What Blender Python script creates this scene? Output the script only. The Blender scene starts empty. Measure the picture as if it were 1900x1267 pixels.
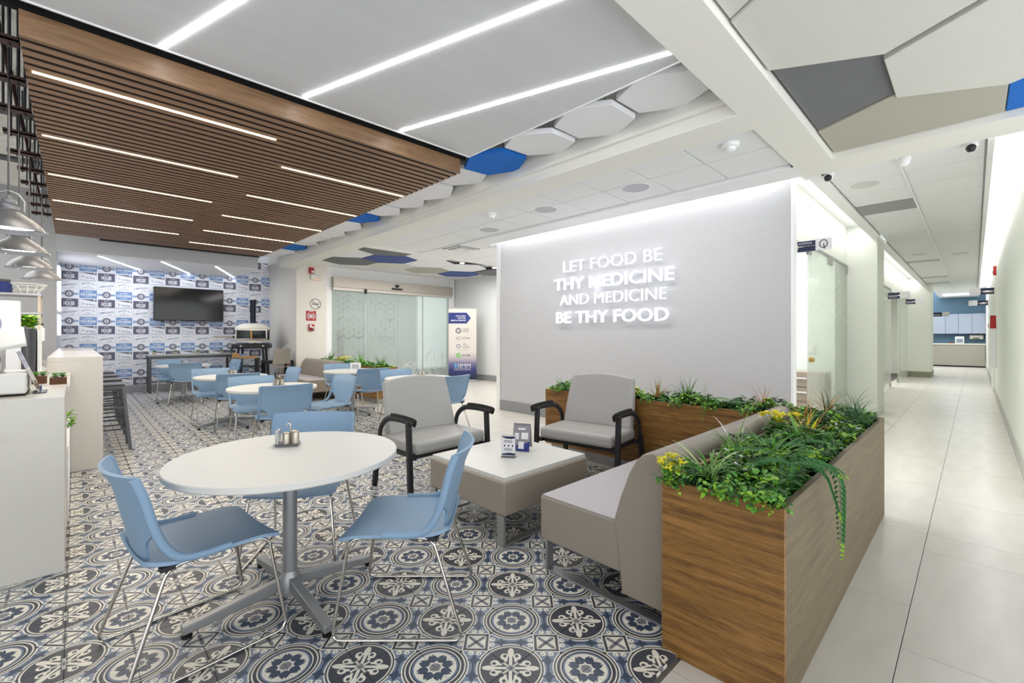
import bpy, math, random
from mathutils import Vector, Matrix, Euler
R = random.Random(7)
PI = math.pi
SC = bpy.context.scene
COL = SC.collection

# ---------------------------------------------------------------- camera
cam_d = bpy.data.cameras.new('camera')
cam_d.sensor_width = 36.0
cam_d.lens = 834.7 / 1900 * 36.0
cam_d.shift_y = -11.5 / 1900
cam_d.clip_end = 200
cam_d.clip_start = 0.05
cam = bpy.data.objects.new('camera', cam_d)
COL.objects.link(cam)
cam.location = (0, 0, 1.35)
cam.rotation_euler = (PI / 2, 0, math.radians(45.789 - 90))
SC.camera = cam
# ---------------------------------------------------------------- world, light, exposure
W = bpy.data.worlds.new('world'); SC.world = W
W.use_nodes = True
bg = W.node_tree.nodes['Background']
bg.inputs[0].default_value = (0.96, 0.98, 1.0, 1)
bg.inputs[1].default_value = 1.75
SC.view_settings.view_transform = 'Standard'
SC.view_settings.look = 'None'
SC.view_settings.exposure = 0.6
SC.view_settings.gamma = 1.0
SC.view_settings.use_curve_mapping = False
SC.cycles.max_bounces = 8
SC.cycles.diffuse_bounces = 4
SC.cycles.glossy_bounces = 3
SC.cycles.transmission_bounces = 6
SC.cycles.use_adaptive_sampling = True
SC.cycles.adaptive_threshold = 0.045
SC.cycles.transparent_max_bounces = 8
SC.cycles.sample_clamp_indirect = 6.0
SC.cycles.caustics_reflective = False
SC.cycles.caustics_refractive = False
LED = 22.0        # white strip lamps
WARM = 9.0       # strips between the wooden slats
COVE = 9.0       # cove lamps

def area(name, loc, sx, sy, watts, rot=(0, 0, 0), col=(1, 0.98, 0.95)):
    l = bpy.data.lights.new(name, 'AREA'); l.shape = 'RECTANGLE'; l.size = sx; l.size_y = sy
    l.energy = watts; l.color = col
    o = bpy.data.objects.new(name, l); COL.objects.link(o); o.location = loc; o.rotation_euler = rot
    return o
# cove lamps: they sit in the coves over the sign wall and along both sides of the corridor
area('cove_lamp', (5.52, 3.72, 3.20), 0.05, 4.6, 10, rot=(0, math.radians(-6), 0))
area('cove_lamp', (7.6, 1.36, 3.20), 3.9, 0.06, 10)
area('cove_lamp', (15.2, 1.36, 3.20), 9.0, 0.06, 20)
area('cove_lamp', (15.5, -0.22, 3.24), 20.0, 0.06, 40)
# unseen fills for lobby, lay-in ceiling and kitchen; canopy and pendant lamps
area('lobby_fill', (6.4, 9.6, 3.02), 3.6, 1.6, 60)  # unseen light added to lift the dark lobby, no fixture of this size
area('lobby_fill', (6.8, 7.2, 3.02), 2.4, 0.9, 28)
area('layin_fill', (4.5, 4.0, 3.02), 0.5, 4.5, 30)  # unseen fill added here; this ceiling carries speakers, not lamps
for k_ in range(10):
    area('canopy_lamp', (0.5 if k_ % 2 == 0 else 2.1, 4.12 + 0.62 * k_, 2.99), 1.4, 0.03, 7, col=(1, 0.93, 0.82))
for y_ in (4.5, 5.65, 6.85, 8.1):
    area('pendant_light', (-0.32, y_, 2.04), 0.24, 0.24, 2)
area('kitchen_fill', (-2.2, 9.0, 3.7), 2.5, 3.0, 60)  # unseen fill added to brighten the dark kitchen wall
# ---------------------------------------------------------------- helpers
def hexc(h, a=1.0):
    h = h.lstrip('#'); v = [int(h[i:i + 2], 16) / 255 for i in (0, 2, 4)]
    return tuple((c / 12.92 if c <= 0.04045 else ((c + 0.055) / 1.055) ** 2.4) for c in v) + (a,)

def mat(name, col, rough=0.5, metal=0.0, emit=None, estr=0.0, trans=0.0, alpha=1.0, spec=0.5, ior=1.45,
        col2=None, nscale=8.0, stretch=(1, 1, 1), bump=0.0, bscale=None, ramp=(0.35, 0.65), detail=4.0, coat=0.0):
    m = bpy.data.materials.new(name); m.use_nodes = True
    nt = m.node_tree; b = nt.nodes['Principled BSDF']
    c = hexc(col) if isinstance(col, str) else col
    b.inputs['Base Color'].default_value = c
    b.inputs['Roughness'].default_value = rough
    b.inputs['Metallic'].default_value = metal
    b.inputs['IOR'].default_value = ior
    b.inputs['Specular IOR Level'].default_value = spec
    b.inputs['Transmission Weight'].default_value = trans
    b.inputs['Alpha'].default_value = alpha
    b.inputs['Coat Weight'].default_value = coat
    if emit:
        b.inputs['Emission Color'].default_value = hexc(emit) if isinstance(emit, str) else emit
        b.inputs['Emission Strength'].default_value = estr
    if col2 or bump:
        tc = nt.nodes.new('ShaderNodeTexCoord'); mp = nt.nodes.new('ShaderNodeMapping')
        mp.inputs['Scale'].default_value = stretch
        nt.links.new(tc.outputs['Object'], mp.inputs[0])
        if col2:
            n = nt.nodes.new('ShaderNodeTexNoise'); n.inputs['Scale'].default_value = nscale; n.inputs['Detail'].default_value = detail
            nt.links.new(mp.outputs[0], n.inputs['Vector'])
            r = nt.nodes.new('ShaderNodeValToRGB')
            r.color_ramp.elements[0].position = ramp[0]; r.color_ramp.elements[1].position = ramp[1]
            r.color_ramp.elements[0].color = c
            r.color_ramp.elements[1].color = hexc(col2) if isinstance(col2, str) else col2
            nt.links.new(n.outputs[0], r.inputs[0]); nt.links.new(r.outputs[0], b.inputs['Base Color'])
        if bump:
            n2 = nt.nodes.new('ShaderNodeTexNoise'); n2.inputs['Scale'].default_value = bscale or nscale; n2.inputs['Detail'].default_value = 3
            nt.links.new(mp.outputs[0], n2.inputs['Vector'])
            bp = nt.nodes.new('ShaderNodeBump'); bp.inputs['Strength'].default_value = bump; bp.inputs['Distance'].default_value = 0.01
            nt.links.new(n2.outputs[0], bp.inputs['Height']); nt.links.new(bp.outputs[0], b.inputs['Normal'])
    return m

def wood_mat(name, c1, c2, c3, stretch, rough=0.45, plank=None):
    m = bpy.data.materials.new(name); m.use_nodes = True
    nt = m.node_tree; b = nt.nodes['Principled BSDF']; N = nt.nodes.new; L = nt.links.new
    tc = N('ShaderNodeTexCoord'); mp = N('ShaderNodeMapping'); mp.inputs['Scale'].default_value = stretch
    L(tc.outputs['Object'], mp.inputs[0])
    n1 = N('ShaderNodeTexNoise'); n1.inputs['Scale'].default_value = 2.2; n1.inputs['Detail'].default_value = 8; n1.inputs['Distortion'].default_value = 0.6
    n2 = N('ShaderNodeTexNoise'); n2.inputs['Scale'].default_value = 14; n2.inputs['Detail'].default_value = 6
    L(mp.outputs[0], n1.inputs['Vector']); L(mp.outputs[0], n2.inputs['Vector'])
    mx = N('ShaderNodeMix'); mx.inputs[0].default_value = 0.35; mx.data_type = 'FLOAT'
    L(n1.outputs[0], mx.inputs[2]); L(n2.outputs[0], mx.inputs[3])
    r = N('ShaderNodeValToRGB'); e = r.color_ramp.elements
    e[0].position = 0.32; e[0].color = hexc(c1); e[1].position = 0.70; e[1].color = hexc(c3)
    k = e.new(0.50); k.color = hexc(c2)
    L(mx.outputs[0], r.inputs[0]); L(r.outputs[0], b.inputs['Base Color'])
    b.inputs['Roughness'].default_value = rough
    bp = N('ShaderNodeBump'); bp.inputs['Strength'].default_value = 0.15; bp.inputs['Distance'].default_value = 0.004
    L(n2.outputs[0], bp.inputs['Height']); L(bp.outputs[0], b.inputs['Normal'])
    return m

class MB:
    """collects shapes into one mesh"""
    def __init__(s): s.v = []; s.f = []; s.m = []; s.uv = None
    def face(s, idx, mi=0): s.f.append(tuple(idx)); s.m.append(mi)
    def poly(s, pts, mi=0):
        k = len(s.v); s.v += [tuple(p) for p in pts]; s.face(range(k, k + len(pts)), mi)
    def box(s, x0, x1, y0, y1, z0, z1, mi=0, M=None):
        k = len(s.v)
        P = [(x0, y0, z0), (x1, y0, z0), (x1, y1, z0), (x0, y1, z0), (x0, y0, z1), (x1, y0, z1), (x1, y1, z1), (x0, y1, z1)]
        if M is not None: P = [tuple(M @ Vector(p)) for p in P]
        s.v += P
        for q in ((0, 3, 2, 1), (4, 5, 6, 7), (0, 1, 5, 4), (1, 2, 6, 5), (2, 3, 7, 6), (3, 0, 4, 7)): s.face([k + i for i in q], mi)
        return s
    def prism(s, poly, z0, z1, mi=0, M=None):
        k = len(s.v); n = len(poly)
        P = [(p[0], p[1], z0) for p in poly] + [(p[0], p[1], z1) for p in poly]
        if M is not None: P = [tuple(M @ Vector(p)) for p in P]
        s.v += P
        s.face([k + i for i in reversed(range(n))], mi); s.face([k + n + i for i in range(n)], mi)
        for i in range(n):
            j = (i + 1) % n; s.face((k + i, k + j, k + n + j, k + n + i), mi)
        return s
    def lathe(s, prof, n=24, c=(0, 0, 0), mi=0, M=None, cap=True):
        k = len(s.v); P = []
        for r, z in prof:
            for i in range(n):
                a = 2 * PI * i / n; P.append((c[0] + r * math.cos(a), c[1] + r * math.sin(a), c[2] + z))
        if M is not None: P = [tuple(M @ Vector(p)) for p in P]
        s.v += P
        for j in range(len(prof) - 1):
            for i in range(n):
                a = k + j * n + i; b = k + j * n + (i + 1) % n
                s.face((a, b, b + n, a + n), mi)
        if cap:
            s.face([k + i for i in reversed(range(n))], mi)
            q = k + (len(prof) - 1) * n; s.face([q + i for i in range(n)], mi)
        return s
    def cyl(s, p0, p1, r, n=12, r2=None, mi=0):
        return s.tube([p0, p1], r, n, mi=mi, r_end=r2)
    def tube(s, pts, rx, n=8, ry=None, mi=0, r_end=None, ref=(0, 0, 1), closed=False, ang0=0.0):
        pts = [Vector(p) for p in pts]; N = len(pts); ry = rx if ry is None else ry
        k = len(s.v); ref = Vector(ref)
        for i, p in enumerate(pts):
            if closed: t = pts[(i + 1) % N] - pts[i - 1]
            else: t = (pts[min(i + 1, N - 1)] - pts[max(i - 1, 0)])
            t.normalize()
            rf = ref if abs(t.dot(ref)) < 0.98 else Vector((1, 0, 0)) if abs(t.x) < 0.9 else Vector((0, 1, 0))
            a = t.cross(rf).normalized(); b = a.cross(t).normalized()
            f = 1.0 if r_end is None else 1 + (r_end / rx - 1) * i / (N - 1)
            for j in range(n):
                w = 2 * PI * j / n + ang0
                s.v.append(tuple(p + a * (rx * f * math.cos(w)) + b * (ry * f * math.sin(w))))
        for i in range(N if closed else N - 1):
            for j in range(n):
                a = k + i * n + j; b = k + i * n + (j + 1) % n
                c_ = k + ((i + 1) % N) * n + (j + 1) % n; d = k + ((i + 1) % N) * n + j
                s.face((a, b, c_, d), mi)
        if not closed:
            s.face([k + j for j in reversed(range(n))], mi); q = k + (N - 1) * n; s.face([q + j for j in range(n)], mi)
        return s
    def bar(s, pts, w, h, mi=0, ref=(0, 0, 1)):
        return s.tube(pts, w * 0.7071, 4, ry=h * 0.7071, mi=mi, ref=ref, ang0=PI / 4)
    def surf(s, fn, nu, nv, mi=0, thick=0.0):
        """sheet fn(u,v) with optional thickness"""
        k = len(s.v); G = [[Vector(fn(i / nu, j / nv)) for i in range(nu + 1)] for j in range(nv + 1)]
        def nrm(i, j):
            du = G[j][min(i + 1, nu)] - G[j][max(i - 1, 0)]; dv = G[min(j + 1, nv)][i] - G[max(j - 1, 0)][i]
            n_ = du.cross(dv); return n_.normalized() if n_.length > 1e-9 else Vector((0, 0, 1))
        W_ = nu + 1
        for j in range(nv + 1):
            for i in range(nu + 1): s.v.append(tuple(G[j][i]))
        for j in range(nv):
            for i in range(nu): a = k + j * W_ + i; s.face((a, a + 1, a + W_ + 1, a + W_), mi)
        if thick:
            q = len(s.v)
            for j in range(nv + 1):
                for i in range(nu + 1): s.v.append(tuple(G[j][i] - nrm(i, j) * thick))
            for j in range(nv):
                for i in range(nu): a = q + j * W_ + i; s.face((a, a + W_, a + W_ + 1, a + 1), mi)
            rim = [(0, i) for i in range(nu)] + [(j, nu) for j in range(nv)] + [(nv, i) for i in range(nu, 0, -1)] + [(j, 0) for j in range(nv, 0, -1)]
            for t in range(len(rim)):
                (j0, i0), (j1, i1) = rim[t], rim[(t + 1) % len(rim)]
                a = j0 * W_ + i0; b = j1 * W_ + i1
                s.face((k + a, q + a, q + b, k + b), mi)
        return s
    def mesh(s, me, M=None, mi=0):
        k = len(s.v)
        for v in me.vertices: s.v.append(tuple(M @ v.co) if M is not None else tuple(v.co))
        for p in me.polygons: s.face([k + i for i in p.vertices], mi)
        return s
    def data(s, name, mats, smooth=None):
        me = bpy.data.meshes.new(name); me.from_pydata(s.v, [], s.f)
        for m in (mats if isinstance(mats, (list, tuple)) else [mats]): me.materials.append(m)
        if any(s.m): me.polygons.foreach_set('material_index', s.m)
        if smooth is not None:
            me.polygons.foreach_set('use_smooth', [True] * len(s.f))
            me.set_sharp_from_angle(angle=math.radians(smooth))
        me.update(); return me
    def build(s, name, mats, parent=None, smooth=None, bevel=0.0, loc=None, rot=None, seg=2):
        return link(name, s.data(name, mats, smooth), parent, loc, rot, bevel, seg)

def link(name, me, parent=None, loc=None, rot=None, bevel=0.0, seg=2):
    o = bpy.data.objects.new(name, me); COL.objects.link(o)
    if parent is not None: o.parent = parent
    if loc is not None: o.location = loc
    if rot is not None: o.rotation_euler = rot
    if bevel:
        b = o.modifiers.new('bevel', 'BEVEL'); b.width = bevel; b.segments = seg; b.limit_method = 'ANGLE'; b.angle_limit = math.radians(40)
        b.harden_normals = False
        for p in o.data.polygons: p.use_smooth = True
        o.data.set_sharp_from_angle(angle=math.radians(50))
    return o

def tag(o, label, cat, group=None, kind=None):
    o['label'] = label; o['category'] = cat
    if group: o['group'] = group
    if kind: o['kind'] = kind
    return o
def thing(name, label, cat, loc=(0, 0, 0), rz=0.0, group=None):
    o = bpy.data.objects.new(name, None); COL.objects.link(o); o.location = loc; o.rotation_euler = (0, 0, rz)
    o.empty_display_size = 0.1
    return tag(o, label, cat, group)
def struct(o, label, cat): return tag(o, label, cat, None, 'structure')
def clone(root, label, loc, rz=0.0, parent=None):
    c = root.copy(); COL.objects.link(c)
    if parent is None:
        c.location = loc; c.rotation_euler = (0, 0, rz)
        if label: c['label'] = label
    else: c.parent = parent
    for ch in root.children: clone(ch, None, None, 0, c)
    return c

_tm = {}
def text_mesh(s, w=None, h=None, ext=0.0, bold=0.0, font_h=True):
    key = (s, w, h, ext, bold)
    if key in _tm: return _tm[key]
    cu = bpy.data.curves.new('t', 'FONT'); cu.body = s; cu.size = 1.0; cu.offset = bold; cu.extrude = 0.5 if ext else 0.0
    cu.resolution_u = 3; cu.align_x = 'LEFT'
    ob = bpy.data.objects.new('t', cu)
    me = bpy.data.meshes.new_from_object(ob)
    bpy.data.objects.remove(ob)
    xs = [v.co.x for v in me.vertices]; ys = [v.co.y for v in me.vertices]
    cx, cy = (min(xs) + max(xs)) / 2, (min(ys) + max(ys)) / 2
    sx = (w / (max(xs) - min(xs))) if w else None
    sy = (h / (max(ys) - min(ys))) if h else None
    sx = sx or sy; sy = sy or sx
    for v in me.vertices: v.co = ((v.co.x - cx) * sx, (v.co.y - cy) * sy, v.co.z * ext)
    _tm[key] = me
    return me
def T(x=0, y=0, z=0): return Matrix.Translation((x, y, z))
def RZ(a): return Matrix.Rotation(a, 4, 'Z')
def RX(a): return Matrix.Rotation(a, 4, 'X')
def RY(a): return Matrix.Rotation(a, 4, 'Y')
FACE_NY = RX(PI / 2)                       # text in the XY plane turned to face -Y
FACE_NX = RZ(-PI / 2) @ RX(PI / 2)         # text turned to face -X
ORD = 'first second third fourth fifth sixth seventh eighth ninth tenth eleventh twelfth thirteenth fourteenth fifteenth sixteenth'.split()

# ---------------------------------------------------------------- materials
M_white = mat('white_paint', '#f3f4f5', 0.6)
M_cream = mat('cream_paint', '#efeee8', 0.6)
M_grey_wall = mat('grey_wall_covering', '#c6c7ca', 0.75, col2='#bdbec2', nscale=60, stretch=(1, 1, 4), bump=0.15, bscale=220)
M_grey_paint = mat('grey_paint', '#b9babd', 0.7)
M_green_white = mat('corridor_paint', '#e9ece4', 0.55)
M_base = mat('grey_baseboard', '#8e9092', 0.5)
M_black = mat('black_void', '#0a0a0c', 0.9)
M_tilew = mat('ceiling_tile_white', '#eceeef', 0.8, bump=0.05, bscale=300)
M_led = mat('led_white', '#ffffff', 0.5, emit='#ffffff', estr=LED)
M_ledwarm = mat('led_warm', '#ffe9c4', 0.5, emit='#ffdca6', estr=WARM)
M_cove = mat('led_cove', '#ffffff', 0.5, emit='#ffffff', estr=COVE)
M_slat = wood_mat('walnut_slat', '#745540', '#927055', '#a98563', (0.8, 30, 30), 0.5)
M_fascia = wood_mat('walnut_fascia', '#644b35', '#7d6045', '#8f704f', (1.2, 14, 14), 0.45)
M_planter = wood_mat('walnut_planter', '#553719', '#86602f', '#a67a42', (1.4, 1.4, 20), 0.42)
M_planter_y = wood_mat('walnut_planter_panel', '#553719', '#86602f', '#a67a42', (1.4, 1.4, 20), 0.42)
M_planter_side = wood_mat('walnut_side_sheen', '#5d523d', '#6c6048', '#7a6d54', (1.2, 1.2, 18), 0.6)  # walnut greyed to paint in cool corridor light and grazing reflection
M_rim = wood_mat('walnut_rim', '#8a5f38', '#a8774a', '#bd8a58', (2, 2, 20), 0.4)
M_porc = mat('porcelain', '#d9d5cd', 0.28, col2='#cdc9c1', nscale=2.2, stretch=(1, 4, 1), ramp=(0.3, 0.7))
M_grout = mat('grout', '#6f6c68', 0.9)
M_quartz = mat('quartz', '#bfbcb5', 0.22, col2='#cfccc5', nscale=3.0, ramp=(0.30, 0.40), detail=9, spec=0.5)
M_blue = mat('blue_polypropylene', '#85a2be', 0.45)
M_chrome = mat('chrome', '#d0cbc4', 0.12, metal=1.0)
M_shade = mat('satin_shade', '#85868a', 0.42, metal=0.55)
M_steel = mat('brushed_steel', '#a9a9a9', 0.34, metal=0.85)
M_pewter = mat('satin_grey_metal', '#9a9c9e', 0.38, metal=0.6)
M_gun = mat('gunmetal', '#5d5f62', 0.4, metal=0.8)
M_laminate = mat('white_laminate', '#d6d6d2', 0.35)
M_vinyl_grey = mat('light_grey_vinyl', '#a9a8a6', 0.42, bump=0.06, bscale=400)
M_vinyl_taupe = mat('taupe_vinyl', '#968d81', 0.42, bump=0.05, bscale=400)
M_vinyl_seat = mat('pale_mauve_vinyl', '#b5b0b3', 0.35)
M_blackpl = mat('black_plastic', '#26262a', 0.45)
M_rubber = mat('black_rubber', '#141414', 0.8)
M_red = mat('red_plastic', '#b3282a', 0.4)
M_navy = mat('navy_print', '#28357a', 0.5)
M_navyd = mat('dark_navy_print', '#2c3150', 0.5)
M_royal = mat('royal_blue_felt', '#1f6fcb', 0.9)
M_felt_w = mat('white_felt', '#f0f1f5', 0.9)
M_felt_c = mat('cream_felt', '#d9d9d2', 0.9, bump=0.2, bscale=300)
M_felt_g = mat('grey_felt', '#77797b', 0.9, bump=0.2, bscale=300)
M_felt_t = mat('taupe_felt', '#b7b5a8', 0.9, bump=0.2, bscale=300)
M_felt_b = mat('slate_blue_felt', '#4c5d96', 0.9, bump=0.2, bscale=300)
M_paper = mat('white_paper', '#e6e6ea', 0.6)
M_print_b = mat('print_blue', '#7594c0', 0.6)
M_print_d = mat('print_charcoal', '#5e5c6e', 0.6)
M_print_l = mat('print_pale_line', '#8d96a8', 0.6)
M_soil = mat('potting_moss', '#1d2413', 0.95)
M_rust = mat('primer_steel', '#4f3a38', 0.6, metal=0.3)
M_screen = mat('tv_glass', '#0b0c0d', 0.08)
M_bronze = mat('brown_wood_box', '#5b3a22', 0.6)
M_glass = mat('clear_glass', '#eaf4ef', 0.02, trans=1.0, ior=1.12, spec=0.3)
M_acryl = mat('acrylic', '#f4f6fa', 0.05, trans=0.85, ior=1.2)
def frosted():
    m = bpy.data.materials.new('frosted_glass'); m.use_nodes = True; nt = m.node_tree; N = nt.nodes.new; L = nt.links.new
    b = nt.nodes['Principled BSDF']; b.inputs['Base Color'].default_value = hexc('#d7dedb'); b.inputs['Roughness'].default_value = 0.25
    tr = N('ShaderNodeBsdfTranslucent'); tr.inputs[0].default_value = hexc('#dfe6e3')
    rf = N('ShaderNodeBsdfRefraction'); rf.inputs['Roughness'].default_value = 0.35; rf.inputs['IOR'].default_value = 1.05; rf.inputs[0].default_value = hexc('#e8efec')
    m1 = N('ShaderNodeMixShader'); m1.inputs[0].default_value = 0.6; L(tr.outputs[0], m1.inputs[1]); L(rf.outputs[0], m1.inputs[2])
    m2 = N('ShaderNodeMixShader'); m2.inputs[0].default_value = 0.7; L(b.outputs[0], m2.inputs[1]); L(m1.outputs[0], m2.inputs[2])
    L(m2.outputs[0], nt.nodes['Material Output'].inputs[0]); return m
M_frost = frosted()
def seethrough():
    m = bpy.data.materials.new('door_glass'); m.use_nodes = True; nt = m.node_tree; N = nt.nodes.new; L = nt.links.new
    t = N('ShaderNodeBsdfTransparent'); t.inputs[0].default_value = hexc('#f9fbf8')
    g = N('ShaderNodeBsdfGlossy'); g.inputs['Roughness'].default_value = 0.02
    d = N('ShaderNodeBsdfDiffuse'); d.inputs[0].default_value = hexc('#eef2ec')
    a = N('ShaderNodeMixShader'); a.inputs[0].default_value = 0.12; L(t.outputs[0], a.inputs[1]); L(g.outputs[0], a.inputs[2])
    b = N('ShaderNodeMixShader'); b.inputs[0].default_value = 0.3; L(a.outputs[0], b.inputs[1]); L(d.outputs[0], b.inputs[2])
    L(b.outputs[0], nt.nodes['Material Output'].inputs[0]); return m
M_pane = seethrough()

def tile_mat():
    """encaustic cement tile: flower A around (0,0), fleur cross B around (1,1), small squares on the other corners"""
    m = bpy.data.materials.new('encaustic_tile'); m.use_nodes = True; nt = m.node_tree; L = nt.links.new
    b = nt.nodes['Principled BSDF']
    def inp(sock, v):
        if isinstance(v, (int, float)): sock.default_value = v
        else: L(v, sock)
    def ma(op, a, c=0.0, d=0.0):
        n = nt.nodes.new('ShaderNodeMath'); n.operation = op
        inp(n.inputs[0], a); inp(n.inputs[1], c); inp(n.inputs[2], d)
        return n.outputs[0]
    add = lambda a, c: ma('ADD', a, c)
    sub = lambda a, c: ma('SUBTRACT', a, c)
    mul = lambda a, c: ma('MULTIPLY', a, c)
    lt = lambda a, c: ma('LESS_THAN', a, c)
    gt = lambda a, c: ma('GREATER_THAN', a, c)
    mx = lambda a, c: ma('MAXIMUM', a, c)
    mn = lambda a, c: ma('MINIMUM', a, c)
    ab = lambda a: ma('ABSOLUTE', a)
    sq = lambda a: ma('SQRT', a)
    def ln(a, c): return sq(add(mul(a, a), mul(c, c)))
    uv = nt.nodes.new('ShaderNodeUVMap'); uv.uv_map = 'UVMap'
    sep = nt.nodes.new('ShaderNodeSeparateXYZ'); L(uv.outputs[0], sep.inputs[0])
    x, y = sep.outputs[0], sep.outputs[1]
    col = [None]
    def start(c): col[0] = c
    def over(mask, c):
        n = nt.nodes.new('ShaderNodeMix'); n.data_type = 'RGBA'
        L(mask, n.inputs[0])
        if isinstance(col[0], tuple): n.inputs[6].default_value = col[0]
        else: L(col[0], n.inputs[6])
        n.inputs[7].default_value = c
        col[0] = n.outputs[2]
    CH, NV, BG, CR, GY = hexc('#41454d'), hexc('#3d4a60'), hexc('#7c8a9f'), hexc('#ece7d9'), hexc('#85868b')
    I = 0.70711
    s = mul(sub(add(x, y), 1.0), I); t = mul(sub(x, y), I); as_ = ab(s); at = ab(t)
    rA = ln(x, y); rB = ln(sub(1.0, x), sub(1.0, y))
    start(CH)
    def barrel(dr, dt):
        k = mul(gt(rA, 0.60 + dr), gt(rB, 0.62 + dr)); k = mul(k, lt(at, 0.465 - dt)); return mul(k, lt(as_, 0.25 - dt))
    over(barrel(0.0, 0.0), CR); over(barrel(0.028, 0.026), BG)
    # dark leaves and cream curls inside the barrel
    lf = lt(as_, mul(0.065, ma('SINE', mul(ma('MAXIMUM', sub(at, 0.05), 0.0), 10.5))))
    over(mul(mul(lf, lt(at, 0.33)), gt(at, 0.05)), NV)
    lf2 = mx(lt(ln(sub(as_, 0.085), sub(at, 0.20)), 0.030), mul(lt(as_, 0.02), lt(at, 0.2))); over(lf2, NV)
    over(lt(ln(sub(as_, 0.075), sub(at, 0.385)), 0.058), CR)
    over(lt(ln(sub(as_, 0.085), sub(at, 0.375)), 0.018), BG)
    # small squares
    a_ = ab(sub(at, I)); cs = mx(a_, as_)
    over(lt(cs, 0.19), CR)
    over(mul(lt(cs, 0.165), lt(ab(sub(a_, as_)), 0.055)), GY)
    over(mul(lt(cs, 0.165), lt(mx(a_, as_), 0.03)), CH)
    # flower A
    for r, c in ((0.57, CR), (0.543, CH), (0.485, CR), (0.46, NV), (0.425, BG), (0.395, CR)): over(lt(rA, r), c)
    th = ma('ARCTAN2', y, x)
    d = ab(sub(ma('FRACT', mul(th, 8 / (2 * PI))), 0.5))          # petals at 22.5 deg + 45 k
    dev = mul(mul(d, 2 * PI / 8), rA)
    wid = mul(0.095, ma('SINE', mul(mx(sub(rA, 0.115), 0.0), PI / 0.255)))
    notch = sub(0.36, mul(0.045, lt(dev, 0.014)))
    over(mul(mul(lt(dev, wid), gt(rA, 0.12)), lt(rA, notch)), NV)
    over(lt(rA, 0.135), CR); over(lt(rA, 0.105), GY)
    # fleur cross B (axes on the tile diagonals)
    u = sub(1.0, x); v = sub(1.0, y)
    p0 = ab(mul(add(u, v), I)); q0 = ab(mul(sub(u, v), I))
    p = mx(p0, q0); q = mn(p0, q0)
    over(lt(rB, 0.59), CR); over(lt(rB, 0.562), CH)
    def ell(cp, cq, ap, aq): 
        e1 = mul(sub(p, cp), 1 / ap); e2 = mul(sub(q, cq), 1 / aq); return lt(ln(e1, e2), 1.0)
    over(ell(0.405, 0.0, 0.13, 0.062), CR)
    over(mul(lt(q, 0.03), lt(p, 0.33)), CR)
    over(ell(0.30, 0.125, 0.085, 0.075), CR); over(ell(0.315, 0.115, 0.042, 0.034), CH)
    over(ell(0.215, 0.095, 0.06, 0.03), CR)
    over(mul(lt(ab(sub(p, q)), 0.03), lt(rB, 0.20)), CR)
    over(lt(add(p, q), 0.085), GY)
    # wear
    tc = nt.nodes.new('ShaderNodeTexCoord'); nz = nt.nodes.new('ShaderNodeTexNoise'); nz.inputs['Scale'].default_value = 14; nz.inputs['Detail'].default_value = 5
    L(tc.outputs['Object'], nz.inputs['Vector'])
    oi = nt.nodes.new('ShaderNodeObjectInfo')
    hv = nt.nodes.new('ShaderNodeHueSaturation')
    L(col[0], hv.inputs['Color'])
    val = add(0.82, add(mul(nz.outputs[0], 0.28), mul(oi.outputs['Random'], 0.08)))
    L(val, hv.inputs['Value']); L(hv.outputs[0], b.inputs['Base Color'])
    b.inputs['Roughness'].default_value = 0.36
    return m
M_tile = tile_mat()
# ================================================================ STRUCTURE
S = 0.2165; AX, AY = 1.052, 1.529
TX1, TY0 = AX + 13 * S, AY - 3 * S
def in_view(x, y, z=0.0, pad=0.05):
    a = math.radians(45.789); w = x * math.cos(a) + y * math.sin(a); u = x * math.sin(a) - y * math.cos(a)
    if w < 0.3: return False
    px = 0.5 + 834.7 / 1900 * u / w; py = (622 - 834.7 * (z - 1.35) / w) / 1267
    return -pad < px < 1 + pad and -pad < py < 1 + pad
# encaustic floor
b = MB(); b.box(-4.0, TX1 - 0.001, TY0 + 0.001, 13.9, -0.012, -0.003)
floor_t = b.build('floor', M_grout)
struct(floor_t, 'patterned blue and cream cement tile floor of the dining area', 'floor')
def tile_geo(bld, M, uvs, rot):
    h = S / 2 - 0.0006; c = 0.0016; t = 0.0
    k = len(bld.v)
    P = [(-h, -h, -0.012), (h, -h, -0.012), (h, h, -0.012), (-h, h, -0.012), (-h, -h, -c), (h, -h, -c), (h, h, -c), (-h, h, -c),
         (-h + c, -h + c, t), (h - c, -h + c, t), (h - c, h - c, t), (-h + c, h - c, t)]
    fs = [(8, 9, 10, 11)] + [(4 + i, 4 + (i + 1) % 4, 8 + (i + 1) % 4, 8 + i) for i in range(4)] + [(i, (i + 1) % 4, 4 + (i + 1) % 4, 4 + i) for i in range(4)]
    for p in P: bld.v.append(tuple(M @ Vector(p)))
    for f in fs:
        bld.face([k + i for i in f])
        for i in f: uvs.append((P[i][0] / S + 0.5, P[i][1] / S + 0.5))
def set_uv(me, uvs):
    l = me.uv_layers.new(name='UVMap'); flat = [c for p in uvs for c in p]; l.data.foreach_set('uv', flat)
bt = MB(); uvt = []; tile_geo(bt, Matrix.Identity(4), uvt, 0)
me_tile = bt.data('tile', M_tile); set_uv(me_tile, uvt)
cells = []
for i in range(-9, 13):
    for j in range(-3, 57):
        cx, cy = AX + (i + 0.5) * S, AY + (j + 0.5) * S
        rz = {(0, 0): 0, (1, 0): 1, (1, 1): 2, (0, 1): 3}[(i % 2, j % 2)] * PI / 2
        vis = in_view(cx, cy) and not (cx < -0.05 and cy > 3.7)
        cells.append((0 if vis else 1, math.hypot(cx, cy), cx, cy, rz))
cells.sort()
for n_, (h_, d_, cx, cy, rz) in enumerate(cells[:300]):
    link('tile', me_tile, floor_t, (cx, cy, 0), (0, 0, rz))
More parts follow.
